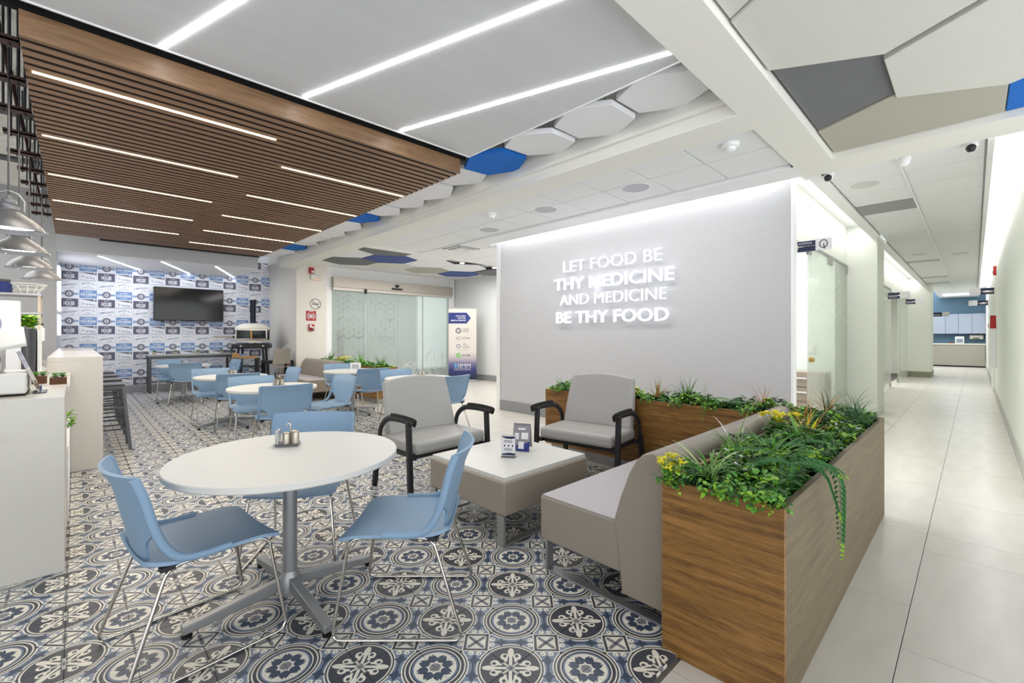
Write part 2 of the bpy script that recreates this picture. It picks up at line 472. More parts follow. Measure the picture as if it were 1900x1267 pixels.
bt = MB(); uvt = []
for (h_, d_, cx, cy, rz) in cells[300:]:
    tile_geo(bt, T(cx, cy, 0) @ RZ(rz), uvt, rz)
me = bt.data('far_tile_field', M_tile); set_uv(me, uvt)
o = link('far_tile_field', me, floor_t); o['kind'] = 'stuff'; o['label'] = 'far encaustic tiles too small to pick apart'
# porcelain floor
b = MB(); b.box(-1.2, 28.5, -1.75, TY0, -0.1, -0.016); b.box(TX1, 28.5, TY0, 16.0, -0.1, -0.016); b.box(-4, TX1, TY0, 16, -0.1, -0.0121)
floor_p = b.build('floor', M_grout)
struct(floor_p, 'pale porcelain floor of the corridor and lobby in long slabs', 'floor')
regs = [(-1.0, 4.2, -1.7, TY0), (4.2, 27.9, -1.7, 0.86), (TX1, 4.2, TY0, 12.0), (4.2, 9.2, 0.86, 12.0), (9.2, 27.9, 0.86, 1.70)]
_full = {}
for k in range(-6, 19):
    y0 = 0.225 + 0.635 * k; off = 2.585 + 0.425 * ((k + 1) % 3)
    n0 = -4
    for n in range(n0, 22):
        x0 = off + 1.27 * n
        for (a0, a1, c0, c1) in regs:
            u0, u1, v0, v1 = max(x0, a0), min(x0 + 1.27, a1), max(y0, c0), min(y0 + 0.635, c1)
            if u1 - u0 < 0.03 or v1 - v0 < 0.03: continue
            if not any(in_view(ax, ay, pad=0.15) for ax in (u0, u1) for ay in (v0, v1)): continue
            key = (round(u1 - u0, 3), round(v1 - v0, 3))
            if key not in _full:
                w, h = key; g = 0.0016; q = MB()
                q.box(-w / 2 + g, w / 2 - g, -h / 2 + g, h / 2 - g, -0.02, 0.0); _full[key] = q.data('floor_slab', M_porc)
            link('floor_slab', _full[key], floor_p, ((u0 + u1) / 2, (v0 + v1) / 2, -0.012))

def sbox(name, dims, m, label, cat, bevel=0.0):
    q = MB(); q.box(*dims); return struct(q.build(name, m, bevel=bevel), label, cat)

# --- sign wall and corridor
sbox('wall_sign', (5.61, 5.72, 1.395, 6.06, -0.012, 3.30), M_grey_wall, 'textured light grey feature wall behind the glowing slogan', 'wall')
q = MB(); q.box(5.594, 5.612, 1.46, 6.075, -0.012, 0.17); q.box(5.61, 5.72, 6.055, 6.075, -0.012, 0.17)
struct(q.build('baseboard_sign', M_base, bevel=0.003), 'grey baseboard along the slogan wall', 'baseboard')
q = MB(); q.box(5.605, 5.735, 1.375, 1.397, -0.012, 3.2)
struct(q.build('trim_1', M_white), 'white metal end trim closing the slogan wall corner', 'trim')
q = MB(); q.box(5.72, 9.72, 1.56, 1.66, 2.58, 3.3); struct(q.build('wall_header', M_green_white), 'white wall above the first glass office front', 'wall')
q = MB(); q.box(9.70, 10.5, 1.14, 1.70, -0.012, 3.30); struct(q.build('wall_pier', M_green_white, bevel=0.004), 'white pier jutting into the corridor after the first glass front', 'wall')
q = MB(); q.box(10.5, 19.8, 1.54, 1.64, 2.52, 3.3); struct(q.build('wall_header', M_green_white), 'white wall above the second glass office front', 'wall')
q = MB(); q.box(19.75, 21.0, 0.98, 1.70, -0.012, 3.3); struct(q.build('wall_pier', M_green_white), 'white pier at the far end of the corridor glass', 'wall')
q = MB(); q.box(19.735, 21.02, 0.965, 1.70, -0.012, 0.17); struct(q.build('baseboard_pier', mat('olive_grey_base', '#8f8f7c', 0.5)), 'olive grey baseboard around the far corridor pier', 'baseboard')
q = MB(); q.box(5.60, 28.0, -0.45, -0.337, -0.012, 3.5); struct(q.build('wall_right', M_green_white), 'long plain white wall closing the corridor opposite the glass offices', 'wall')
q = MB()
for a, c in ((5.60, 15.6), (17.2, 20.4), (21.4, 27.0)): q.box(a, c, -0.337, -0.322, -0.012, 0.16)
struct(q.build('baseboard_right', mat('pale_grey_base', '#bdbdb8', 0.5)), 'pale grey baseboard along the corridor wall', 'baseboard')
q = MB(); q.box(5.52, 5.62, -3.4, -0.337, -0.1, 3.5); struct(q.build('wall_corner', M_green_white), 'white return wall where the corridor wall turns away from the lounge', 'wall')
# rooms behind the glass fronts
q = MB(); q.box(9.3, 9.4, 1.66, 5.6, -0.012, 3.2); q.box(5.72, 9.4, 5.5, 5.6, -0.012, 3.2)
struct(q.build('wall_office', mat('mint_white_paint', '#dfe8e4', 0.6)), 'mint white wall inside the first glass office', 'wall')
q = MB(); q.box(10.5, 21, 4.6, 4.7, -0.012, 3.2); q.box(21.0, 21.1, 1.7, 4.7, -0.012, 3.2); struct(q.build('wall_office', M_green_white), 'white wall inside the second glass office', 'wall')
q = MB(); q.box(5.73, 21, 1.66, 5.6, 3.0, 3.05); struct(q.build('ceiling', M_white), 'white ceiling inside the glass offices', 'ceiling')
area('office_fill', (7.6, 3.2, 2.98), 2.4, 1.4, 90)  # unseen light added to brighten the rooms behind the glass
area('office_fill', (15.0, 3.0, 2.98), 6.0, 1.4, 130)
# corridor end
q = MB(); q.box(28.0, 28.1, -1.5, 6, -0.012, 3.4); struct(q.build('wall_end', mat('steel_blue_paint', '#5f7f97', 0.6)), 'steel blue wall at the far end of the corridor', 'wall')
q = MB(); q.box(21.0, 28.0, 3.0, 3.1, -0.012, 3.3); struct(q.build('wall_end_side', M_green_white), 'white side wall of the alcove at the corridor end', 'wall')

# --- ceilings
ZB = 3.0
q = MB(); q.box(-3.0, 5.1, 0.93, 1.24, ZB, 3.9); struct(q.build('trim_2', M_cream, bevel=0.004), 'wide white ceiling beam running beside the large hexagon coffer', 'beam')
q = MB(); q.box(5.1, 5.50, -3.4, 1.24, ZB, 3.9); struct(q.build('trim_3', M_cream, bevel=0.004), 'white ceiling beam crossing the mouth of the corridor', 'beam')
q = MB(); q.box(3.56, 3.90, 1.24, 11.75, ZB, 3.9); q.box(3.515, 3.56, 1.24, 11.75, 3.10, 3.9)
struct(q.build('trim_4', M_cream, bevel=0.004), 'long stepped cream ceiling beam beside the row of hanging hexagons', 'beam')
q = MB(); q.box(5.06, 5.42, 1.24, 6.55, ZB, 3.08); q.box(5.06, 5.60, 1.10, 1.26, ZB + .001, 3.08); struct(q.build('trim_5', M_white), 'white soffit strip hiding the cove lamp above the slogan', 'soffit')
q = MB(); q.box(5.5, 9.70, 1.10, 1.22, ZB, 3.08); q.box(10.5, 19.75, 1.10, 1.22, ZB, 3.08)
struct(q.build('trim_6', M_white), 'white soffit strip along the corridor cove beside the glass', 'soffit')
q = MB(); q.box(5.5, 27.9, -0.12, -0.08, 2.99, 3.08); struct(q.build('trim_7', M_white), 'white soffit strip along the corridor cove by the plain wall', 'soffit')
# cove tops
q = MB(); q.box(5.42, 5.62, 1.2, 6.55, 3.24, 3.30); q.box(5.4, 21, 1.2, 1.60, 3.24, 3.30); q.box(5.5, 28, -0.34, -0.08, 3.30, 3.36)
struct(q.build('ceiling', M_white), 'white cove lids above the slogan wall and corridor', 'ceiling')
# lay-in ceiling in front of the slogan wall: panels one by one
tiles_lay = MB(); tiles_lay.box(3.90, 5.08, 1.24, 8.05, 3.06, 3.12); tiles_lay.box(5.08, 9.0, 6.3, 8.05, 3.06, 3.12)
ceil_lay = struct(tiles_lay.build('ceiling', M_white), 'white lay-in panel ceiling between the stepped beam and the slogan wall', 'ceiling')
def lay(parent, x0, x1, y0, y1, z, m=M_tilew, g=0.006, name='ceiling_panel'):
    q = MB(); q.box(x0 + g, x1 - g, y0 + g, y1 - g, z, z + 0.02); return q.build(name, m, parent, bevel=0.002, seg=1)
xs = (3.91, 4.455, 5.05)
ys = [1.25 + 0.6 * i for i in range(12)]
for a in range(2):
    for c in range(11): lay(ceil_lay, xs[a], xs[a + 1], ys[c], min(ys[c + 1], 8.05), 3.035)
for a in range(6):
    for c in range(3): lay(ceil_lay, 5.08 + 0.62 * a, 5.08 + 0.62 * (a + 1), 6.3 + 0.58 * c, 6.3 + 0.58 * (c + 1), 3.035)
# corridor ceiling
q = MB(); q.box(5.5, 28.0, -0.08, 1.10, 3.05, 3.12)
ceil_c = struct(q.build('ceiling', M_white), 'white lay-in panel ceiling of the corridor', 'ceiling')
x = 5.52; k = 0
while x < 27.8:
    for (a, c) in ((-0.07, 0.50), (0.515, 1.09)):
        if k == 3 and a > 0: continue
        lay(ceil_c, x, min(x + 0.6, 27.9), a, c, 3.022, g=0.005)
    x += 0.6; k += 1
q = MB(); q.box(5.5, 27.9, 0.497, 0.518, 3.012, 3.04); struct(q.build('trim_8', M_white), 'straight white ceiling rail down the middle of the corridor', 'trim')
# coffer with the big hexagons: dark void above
q = MB(); q.box(-3.0, 5.1, -3.4, 0.93, 3.42, 3.5); struct(q.build('ceiling', M_black), 'black void above the large hexagon panels', 'ceiling')
# dining plenum
q = MB(); q.box(-6.0, 3.6, 1.24, 14.2, 4.1, 4.2); struct(q.build('ceiling', M_black), 'black open ceiling void over the wooden canopy', 'ceiling')
# lobby coffer
q = MB(); q.box(3.9, 9.2, 8.05, 11.9, 3.16, 3.22); struct(q.build('ceiling', M_white), 'white lobby ceiling above the flat hexagons by the sliding doors', 'ceiling')
q = MB(); q.box(3.9, 9.0, 8.0, 8.08, 3.02, 3.2); struct(q.build('trim_9', M_cream), 'cream ceiling step before the lobby hexagons', 'trim')

# --- poster wall, soffit, kitchen wall
wall_tv = sbox('wall_posters', (-0.30, 4.0, 13.90, 14.0, -0.012, 3.9), mat('poster_paper', '#e4e7f0', 0.7), 'wall covered with vintage blue and white advertisement posters', 'wall')
q = MB(); q.box(0.2, 3.95, 13.87, 13.9, 0, 0.16); struct(q.build('baseboard_posters', M_base), 'grey baseboard under the poster wall', 'baseboard')
sbox('wall_soffit', (-0.24, 3.11, 11.80, 13.9, 2.92, 3.9), mat('soffit_paint', '#c3c5c9', 0.6), 'grey bulkhead hanging over the poster wall', 'wall')
q = MB(); q.box(-0.24, 3.11, 11.801, 13.89, 2.912, 2.92); struct(q.build('added_white_board', M_white), 'added white board brightening the underside of the grey bulkhead', 'trim')  # board added so the bulkhead underside looks brightly lit
q = MB(); q.box(0.35, 3.15, 11.775, 11.80, 3.185, 3.225); struct(q.build('trim_10', M_blackpl), 'black linear air slot high on the grey bulkhead', 'vent')
sbox('wall_kitchen', (-5.0, -0.24, 11.80, 13.9, -0.012, 4.1), M_grey_paint, 'plain grey kitchen wall behind the pendant lamps', 'wall')
sbox('wall_left', (-5.1, -5.0, -1.0, 12.0, -0.012, 4.1), M_grey_paint, 'grey side wall of the kitchen', 'wall')
# column stub beside the posters
sbox('wall_column', (3.955, 4.70, 11.75, 14.0, -0.012, 3.9), mat('column_paint', '#e6e2da', 0.55), 'cream column between poster wall and sliding doors carrying fire signs', 'column')
# door wall
q = MB(); q.box(4.70, 4.85, 11.80, 11.98, -0.012, 3.9); q.box(8.68, 8.86, 11.80, 11.98, -0.012, 3.9); q.box(4.85, 8.68, 11.85, 11.98, 2.88, 3.9)
struct(q.build('wall_doors', M_white), 'white wall framing the automatic sliding doors', 'wall')
q = MB(); q.box(8.90, 9.0, 6.3, 12.0, -0.012, 3.9); struct(q.build('wall_lobby', mat('lobby_paint', '#e1e3e3', 0.6)), 'pale grey lobby wall behind the roll-up banner', 'wall')
q = MB(); q.box(8.88, 8.90, 6.3, 11.8, -0.012, 0.16); struct(q.build('baseboard_lobby', M_base), 'grey baseboard along the lobby wall', 'baseboard')
q = MB(); q.box(5.72, 9.0, 6.20, 6.30, -0.012, 3.3); struct(q.build('wall_office_side', M_white), 'white side wall of the office block beside the lobby', 'wall')
# vestibule outside the doors
q = MB(); q.box(3.9, 10.0, 15.8, 15.9, -0.012, 3.6); struct(q.build('wall_vestibule', mat('vestibule_paint', '#b9c1bd', 0.8)), 'grey green wall blurred behind the frosted doors', 'wall')
q = MB(); q.box(3.9, 10.0, 12.0, 15.9, 3.3, 3.4); struct(q.build('ceiling', M_white), 'white ceiling of the vestibule outside the doors', 'ceiling')
area('vestibule_fill', (6.9, 13.8, 3.25), 3.0, 1.2, 80)  # unseen light added so the frosted doors look brighter

# --- sliding doors
q = MB(); q.box(4.85, 8.70, 11.66, 11.85, 2.62, 2.88)
head = q.build('door_1', mat('champagne_metal', '#b3aca3', 0.42, metal=0.35), bevel=0.004)
struct(head, 'automatic sliding entrance with frosted panes and champagne operator box', 'door')
q = MB(); q.box(4.86, 8.70, 11.70, 11.83, 2.545, 2.62); q.build('track', mat('pale_track', '#c9c4bb', 0.4, metal=0.3), head)
q = MB(); q.lathe([(0.0, 0.0), (0.06, 0.0), (0.055, -0.04), (0.03, -0.07), (0.0, -0.075)], 16, (6.7, 11.65, 2.80)); q.build('motion_sensor', M_blackpl, head, smooth=40)
q = MB(); q.box(6.53, 6.87, 11.645, 11.66, 2.655, 2.71); q.build('safety_sensor', M_blackpl, head)
q = MB(); q.box(5.72, 5.77, 11.64, 11.70, 2.49, 2.62); q.build('door_stop', M_blackpl, head)
edges = (4.87, 5.78, 6.76, 7.64, 8.66)
def hex_lines(w, h, cells_, r, lw):
    """isometric cube line print on a pane: (cx, cz) centres"""
    q = MB(); seen = set()
    def seg(p, a):
        key = tuple(sorted((round(p[0], 2), round(p[1], 2)) for p in (p, a)))
        key = (tuple(sorted([(round(p[0], 2), round(p[1], 2)), (round(a[0], 2), round(a[1], 2))])))
        if key in seen: return
        seen.add(key)
        if not (0.01 < p[0] < w - .01 and 0.01 < a[0] < w - .01 and 0.02 < p[1] < h and 0.02 < a[1] < h): return
        d = Vector((a[0] - p[0], a[1] - p[1])); n = Vector((-d.y, d.x)).normalized() * lw / 2
        q.poly([(p[0] + n.x, 0, p[1] + n.y), (p[0] - n.x, 0, p[1] - n.y), (a[0] - n.x, 0, a[1] - n.y), (a[0] + n.x, 0, a[1] + n.y)])
    for (cx, cz) in cells_:
        V_ = [(cx + r * math.cos(PI / 6 + i * PI / 3), cz + r * math.sin(PI / 6 + i * PI / 3)) for i in range(6)]
        for i in range(6): seg(V_[i], V_[(i + 1) % 6])
        for i in (0, 2, 4): seg(V_[i], (cx, cz))
        if R.random() < 0.45:
            for i in (1, 3, 5): seg(V_[i], (cx, cz))
    return q
M_line = mat('etched_line', '#f4f7f4', 0.5); M_line_d = mat('etched_line_grey', '#9fa8a5', 0.5)
for k in range(4):
    w = edges[k + 1] - edges[k]; yy = 11.80 if k in (0, 3) else 11.74
    q = MB(); q.box(edges[k] + 0.004, edges[k + 1] - 0.004, yy, yy + 0.014, 0.01, 2.545); pane = q.build('glass_pane', M_frost, head)
    r = 0.17; cs = []
    for a in range(9):
        for c in range(12):
            cx = a * r * 1.732 + (c % 2) * r * 0.866; cz = 0.15 + c * r * 1.5
            lo = {0: lambda z: True, 1: lambda z: z > 0.8 + 0.5 * R.random(), 2: lambda z: z < 0.75 - 0.2 * R.random(), 3: lambda z: z < 1.15}[k](cz)
            if cx < w and cz < 2.5 and lo and R.random() < (0.72 if k < 2 else 0.85): cs.append((cx, cz))
    q = hex_lines(w, 2.5, cs, r, 0.009)
    if q.f: q.build('cube_line_print', M_line if k >= 2 else M_line_d, pane, loc=(edges[k], yy - 0.002, 0))
# things blurred behind the frosted glass
o = thing('visitor_chair', 'dark blurred chair back standing behind the frosted door glass', 'chair', (5.35, 12.35, 0), 0.4)
q = MB(); q.surf(lambda u, v: ((u - .5) * .34 * (1 - .35 * v), 0.06 * v * v - 0.05 * math.cos(PI * (u - .5)), 0.45 + 1.05 * v), 8, 8, thick=0.04); q.build('backrest', M_blackpl, o, smooth=60)
q = MB(); q.cyl((0, -.1, 0), (0, -.1, .42), .03); q.box(-.22, .22, -.34, .1, .42, .48); q.build('seat', M_blackpl, o)
# ================================================================ CEILING THINGS
# --- wooden slat canopy
CX0, CX1, CY0, CY1, CZ = -0.22, 2.82, 3.655, 10.55, 3.0
canopy = thing('slat_canopy', 'large walnut slat canopy hanging over the dining tables with warm light lines', 'ceiling canopy', ((CX0 + CX1) / 2, CY0, CZ))
cw = (CX1 - CX0)
q = MB(); q.box(-cw / 2, cw / 2, 0, 0.035, 0.0, 0.145); q.build('fascia', M_fascia, canopy, bevel=0.002)
q = MB(); q.box(-cw / 2 + .02, cw / 2 - .02, 0.035, CY1 - CY0, 0.075, 0.09); q.build('backing_board', mat('dark_backing', '#2a1f18', 0.9), canopy)
pitch = 0.1033
q = MB(); q.box(-cw / 2, cw / 2, -0.0335, 0.0335, 0, 0.075); q.m = [1, 1, 1, 0, 1, 0]; q.m[0] = 0; me_slat = q.data('slat', [M_slat, mat('slat_side_shade', '#33261d', .7)])  # slat sides coloured dark to stand in for shade in the gaps
ns = int((CY1 - CY0 - 0.09) / pitch)
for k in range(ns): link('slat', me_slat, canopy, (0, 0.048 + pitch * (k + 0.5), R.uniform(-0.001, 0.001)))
for k in range(10):
    yy = 0.048 + pitch * (4 + 6 * k)
    xa, xb = ((-0.19, 1.22) if k % 2 == 0 else (1.46, 2.80))
    xc = (CX0 + CX1) / 2
    q = MB(); q.box(xa - xc, xb - xc, yy - 0.014, yy + 0.014, -0.001, 0.03); q.build('light_line', M_ledwarm, canopy)
q = MB()
for xx in (-1.2, 0, 1.2):
    for yy in (0.3, 2.5, 4.6, 6.6): q.cyl((xx, yy, 0.09), (xx, yy, 1.08), 0.005, 6)
q.build('hanger_rods', M_gun, canopy)
# black lined slot beside the canopy: crumpled foil insulation
q = MB()
for k in range(120):
    x0 = R.uniform(0.9, 2.7); z0 = R.uniform(3.20, 3.34)
    q.poly([(x0, 3.62, z0), (x0 + R.uniform(.003, .012), 3.62, z0 + R.uniform(-.02, .02)), (x0 + R.uniform(.003, .01), 3.63, z0 + R.uniform(.02, .05))])
o = q.build('foil_insulation', mat('foil', '#b9bdc0', 0.3, metal=0.8)); tag(o, 'torn silver insulation glinting in the dark slot above the canopy edge', 'insulation', kind='stuff')
q = MB(); q.box(-0.3, 2.9, 3.66, 3.70, 3.15, 3.9); o = q.build('trim_11', M_black); struct(o, 'black upstand behind the canopy edge', 'trim')
# --- white panel with three light strips
panel = thing('ceiling_panel', 'big white suspended ceiling panel with three slanting light strips', 'ceiling panel', (1.0, 2.4, 3.15))
q = MB(); q.box(-3.9, 1.845, -1.155, 1.15, 0, 0.045); q.build('panel_board', mat('panel_white', '#d3d5d8', 0.45, col2='#cfd1d4', nscale=1.2, stretch=(1, 5, 1)), panel)
q = MB(); q.box(-3.9, 1.845, 1.15, 1.165, -0.006, 0.05); q.box(1.845, 1.86, -1.155, 1.165, -0.006, 0.05); q.build('edge_trim', M_white, panel)
dv = Vector((2.728 - 2.06, 1.339 - 3.527, 0)).normalized()
for (xa, ya, ln_) in ((2.06, 3.527, 2.29), (1.247, 3.53, 2.4), (0.391, 3.545, 2.4), (-0.5, 3.545, 2.4)):
    p0 = Vector((xa - 1.0, ya - 2.4, -0.002)); p1 = p0 + dv * ln_
    if p1.y < -1.12: p1 = p0 + dv * ((-1.12 - p0.y) / dv.y)
    q = MB(); q.bar([p0, p1], 0.022, 0.006); q.build('light_strip', M_led, panel)
# --- row of hanging hexagons
def hexagon(r, z0, z1, mi=0, rot=0.0, clip=None):
    q = MB(); q.prism([(r * math.cos(rot + i * PI / 3), r * math.sin(rot + i * PI / 3)) for i in range(6)], z0, z1, mi); return q
me_hw = hexagon(0.345, 0, 0.045).data('hexagon', M_felt_w); me_hb = hexagon(0.345, 0, 0.045).data('hexagon', M_royal)
nb = 0; nw = 0
for k in range(16):
    y = 1.648 + 0.634 * k
    if y > 11.3: break
    blue = k % 5 == 3
    o = link('hexagon_baffle', me_hb if blue else me_hw, None, (3.20, y, 3.175 + R.uniform(-.01, .01)), (math.radians(R.uniform(-4, 4)), math.radians(R.uniform(-5, 3)), R.uniform(-.03, .03)), 0.003, 1)
    for s_ in (-.15, .15):
        q = MB(); q.cyl((s_, 0, .04), (s_, 0, .9), .003, 6); q.build('hanging_wire', M_gun, o)
    if blue:
        tag(o, 'bright blue hexagonal ceiling baffle, %s blue one from the wide white beam' % ORD[nb], 'ceiling baffle', 'hexagons hanging beside the stepped beam'); nb += 1
    else:
        tag(o, 'white hexagonal ceiling baffle, %s white one from the wide white beam' % ORD[nw], 'ceiling baffle', 'hexagons hanging beside the stepped beam'); nw += 1
# --- big hexagons over the corridor mouth
def clip_poly(poly, ax, lim, keep_less=True):
    out = []
    for i in range(len(poly)):
        a, c = poly[i], poly[(i + 1) % len(poly)]
        ia = (a[ax] <= lim) if keep_less else (a[ax] >= lim); ic = (c[ax] <= lim) if keep_less else (c[ax] >= lim)
        if ia: out.append(a)
        if ia != ic:
            t = (lim - a[ax]) / (c[ax] - a[ax]); out.append((a[0] + t * (c[0] - a[0]), a[1] + t * (c[1] - a[1])))
    return out
RB = 0.631; HS = 0.939
for (cx, cy, r, z, m, lab) in ((3.04, 0.40, RB, 3.12, M_felt_c, 'largest cream hexagon panel overhead beside the wide white beam'),
                            (2.02, 0.985, RB, 3.13, M_felt_c, 'cream hexagon panel cut off by the wide white beam at the picture top'),
                            (4.12, -0.17, RB, 3.12, M_felt_c, 'cream hexagon panel overhead beside the blue panel fragment'),
                            (4.08, 0.99, RB, 3.15, M_felt_g, 'dark grey half hexagon panel wedged against the wide white beam'),
                            (5.11, 0.41, RB, 3.14, M_felt_t, 'taupe hexagon panel above the beam at the corridor mouth'),
                            (5.12, -0.76, RB, 3.14, M_royal, 'blue hexagon panel just showing at the picture edge above the corridor'),
                            (3.04, -0.78, RB, 3.14, M_felt_g, 'grey hexagon panel overhead past the largest cream hexagon')):
    cx *= HS; cy *= HS; z += -0.085
    P = [(cx + r * math.cos(i * PI / 3), cy + r * math.sin(i * PI / 3)) for i in range(6)]
    P = clip_poly(clip_poly(P, 1, 0.915), 0, 5.085)
    P = [(a - cx, c - cy) for a, c in P]
    q = MB(); q.prism(P, 0, 0.045); o = q.build('ceiling_hexagon', m, loc=(cx, cy, z), bevel=0.004, seg=1)
    tag(o, lab, 'ceiling panel', 'large hexagon panels in the coffer'); q = MB(); q.cyl((0, -.25, .04), (0, -.25, 3.42 - z), .012, 8); q.build('hanger', M_gun, o)
# --- flat hexagons in the lobby ceiling
lob = [(5.09, 9.16, M_felt_b, 'slate blue hexagon in the lobby ceiling beside the stepped beam'), (4.57, 10.06, M_felt_g, 'grey hexagon in the lobby ceiling nearest the cream column'),
       (4.57, 8.26, M_felt_g, 'grey hexagon cut by the cream ceiling step above the lobby'), (5.61, 10.06, M_felt_c, 'cream hexagon in the lobby ceiling between the grey one and the doors'),
       (6.65, 10.06, M_felt_t, 'taupe hexagon in the lobby ceiling above the middle of the doors'), (7.69, 10.06, M_felt_b, 'slate blue hexagon in the lobby ceiling above the roll-up banner'),
       (8.30, 9.16, M_felt_g, 'grey hexagon in the lobby ceiling next to the slogan wall end'), (6.13, 9.16, M_felt_w, 'white hexagon in the lobby ceiling beside the slate blue one'),
       (7.17, 9.16, M_felt_w, 'white hexagon in the lobby ceiling near the ceiling spotlights'), (5.61, 8.26, M_felt_w, 'white hexagon by the cream step of the lobby ceiling'),
       (4.05, 9.16, M_felt_w, 'white hexagon tucked against the stepped beam in the lobby')]
for cx, cy, m, lab in lob:
    P = [(cx + .59 * math.cos(PI / 6 + i * PI / 3), cy + .59 * math.sin(PI / 6 + i * PI / 3)) for i in range(6)]
    P = clip_poly(clip_poly(clip_poly(P, 1, 8.09, False), 0, 3.91, False), 0, 8.89)
    q = MB(); q.prism([(a - cx, c - cy) for a, c in P], 0, 0.03); o = q.build('lobby_hexagon', m, loc=(cx, cy, 3.05 + 0.012 * (m in (M_felt_w,)))); tag(o, lab, 'ceiling panel', 'flat hexagons in the lobby ceiling'); q = MB(); q.cyl((0, 0, .028), (0, 0, 3.158 - o.location.z), .05, 10); q.build('spacer', M_white, o)
for x, y, lab in ((7.69, 8.55, 'small bright spotlight glowing in the lobby ceiling'), (6.65, 8.55, 'second small spotlight just past the bright lobby one')):
    o = thing('spotlight', lab, 'spotlight', (x, y, 3.16)); q = MB(); q.lathe([(.06, 0), (.06, -.09), (.05, -.09)], 16); q.build('housing', M_white, o, smooth=40)
    q = MB(); q.lathe([(.0, -.088), (.05, -.092), (.0, -.093)], 16, cap=False); q.build('bulb', mat('spot_glow', '#ffffff', emit='#fff6e6', estr=25), o)
# --- fixtures on the lay-in ceiling
def detector(x, y, z, lab, s_=1.0):
    o = thing('smoke_detector', lab, 'smoke detector', (x, y, z)); q = MB(); q.lathe([(.0, 0), (.075 * s_, 0), (.075 * s_, -.012), (.068 * s_, -.03), (.045 * s_, -.036)], 24); q.build('base', M_white, o, smooth=40)
    q = MB(); q.lathe([(.045 * s_, -.034), (.042 * s_, -.058), (.03 * s_, -.064), (.0, -.065)], 20); q.build('sensor_cap', M_white, o, smooth=40)
detector(4.14, 1.50, 3.035, 'white smoke detector beside the wide white ceiling beam')
detector(4.13, 4.66, 3.035, 'white smoke detector farther along the lay-in ceiling')
for x, y, lab in ((4.586, 2.69, 'round grey speaker grille nearest the wide white beam'), (4.52, 4.0, 'round grey speaker grille second from the wide white beam'), (4.74, 5.39, 'round grey speaker grille nearest the lobby')):
    o = thing('ceiling_speaker', lab, 'speaker', (x, y, 3.035)); q = MB(); q.lathe([(.0, -.004), (.15, -.004), (.15, 0)], 32); q.build('grille', mat('perforated_grey', '#c9cbd2', 0.6, col2='#b6b8c0', nscale=400), o)
    q = MB(); q.lathe([(.15, -.006), (.165, -.004), (.165, 0), (.15, 0)], 32, cap=False); q.build('rim', M_white, o, smooth=40)
o = thing('air_diffuser', 'square white air diffuser with dark slots in the ceiling near the lobby', 'air vent', (5.40, 6.97, 3.035))
for r, z in ((.30, -.004), (.22, -.012), (.14, -.02)):
    q = MB(); q.bar([(-r, -r, z), (r, -r, z), (r, r, z), (-r, r, z), (-r, -r, z)], .05, .008); q.build('vane', M_white, o)
q = MB(); q.box(-.3, .3, -.3, .3, -.003, -.001); q.build('dark_throat', M_blackpl, o); q = MB(); q.box(-.09, .09, -.09, .09, -.024, -.016); q.build('centre_plate', M_white, o)
for x, y, lab in ((6.294, 0.85, 'round white speaker in the corridor ceiling nearest the beam'), (12.5, .8, 'round white speaker in the corridor ceiling beyond the pier'), (13.0, .2, 'round white speaker in the corridor ceiling near the plain wall')):
    o = thing('ceiling_speaker', lab, 'speaker', (x, y, 3.022)); q = MB(); q.lathe([(.0, -.006), (.12, -.006), (.13, -.003), (.13, 0)], 28); q.build('grille', mat('pale_grille', '#d4d5d0', .6), o, smooth=40)
q = MB(); q.box(7.34, 7.90, .53, 1.08, 3.026, 3.035)
o = thing('return_air_grille', 'grey rectangular return air grille in the corridor ceiling', 'air vent', (7.62, .80, 3.02))
q = MB(); q.box(-.29, .29, -.28, .28, 0.004, .012); q.build('frame', M_steel, o)
for k in range(14): q = MB(); q.box(-.27 + k * .04, -.255 + k * .04, -.27, .27, -.004, .006); q.build('louver', mat('louver_grey', '#b4b6b4', .5), o)
for x, lab in ((13.6, 'narrow grey air slot crossing the corridor ceiling past the pier'), (17.6, 'narrow grey air slot deep in the corridor ceiling'), (19.6, 'farthest narrow air slot in the corridor ceiling')):
    q = MB(); q.box(x, x + .22, .53, 1.08, 3.012, 3.03); o = q.build('air_slot', M_steel, bevel=.003); tag(o, lab, 'air vent')
for x, y, lab, dome in ((5.58, 1.05, 'black and white security camera under the corridor beam by the cove', 1), (5.58, .02, 'black and white security camera near the plain corridor wall', 1), (5.60, .46, 'white dome detector hanging at the start of the corridor', 0)):
    o = thing('security_camera', lab, 'camera', (x, y, 3.022)); q = MB(); q.lathe([(.0, 0), (.05, 0), (.05, -.03), (.04, -.035), (.04, -.06), (.02, -.08), (0, -.082)], 20); q.build('housing', M_white, o, smooth=40)
    if dome: q = MB(); q.lathe([(0, .035), (.024, .028), (.036, 0.0), (.024, -.028), (0, -.035)], 16, (-.028, 0, -.055)); q.build('lens_ball', M_blackpl, o, smooth=60)
o = thing('ceiling_light', 'lit rectangular ceiling lamp at the far end of the corridor', 'ceiling lamp', (25.5, .45, 3.02)); q = MB(); q.box(-.6, .6, -.5, .5, -.02, 0); q.build('frame', M_white, o)
q = MB(); q.box(-.55, .55, -.45, .45, -.024, -.019); q.build('diffuser', mat('lamp_glow', '#ffffff', emit='#ffffff', estr=8), o)
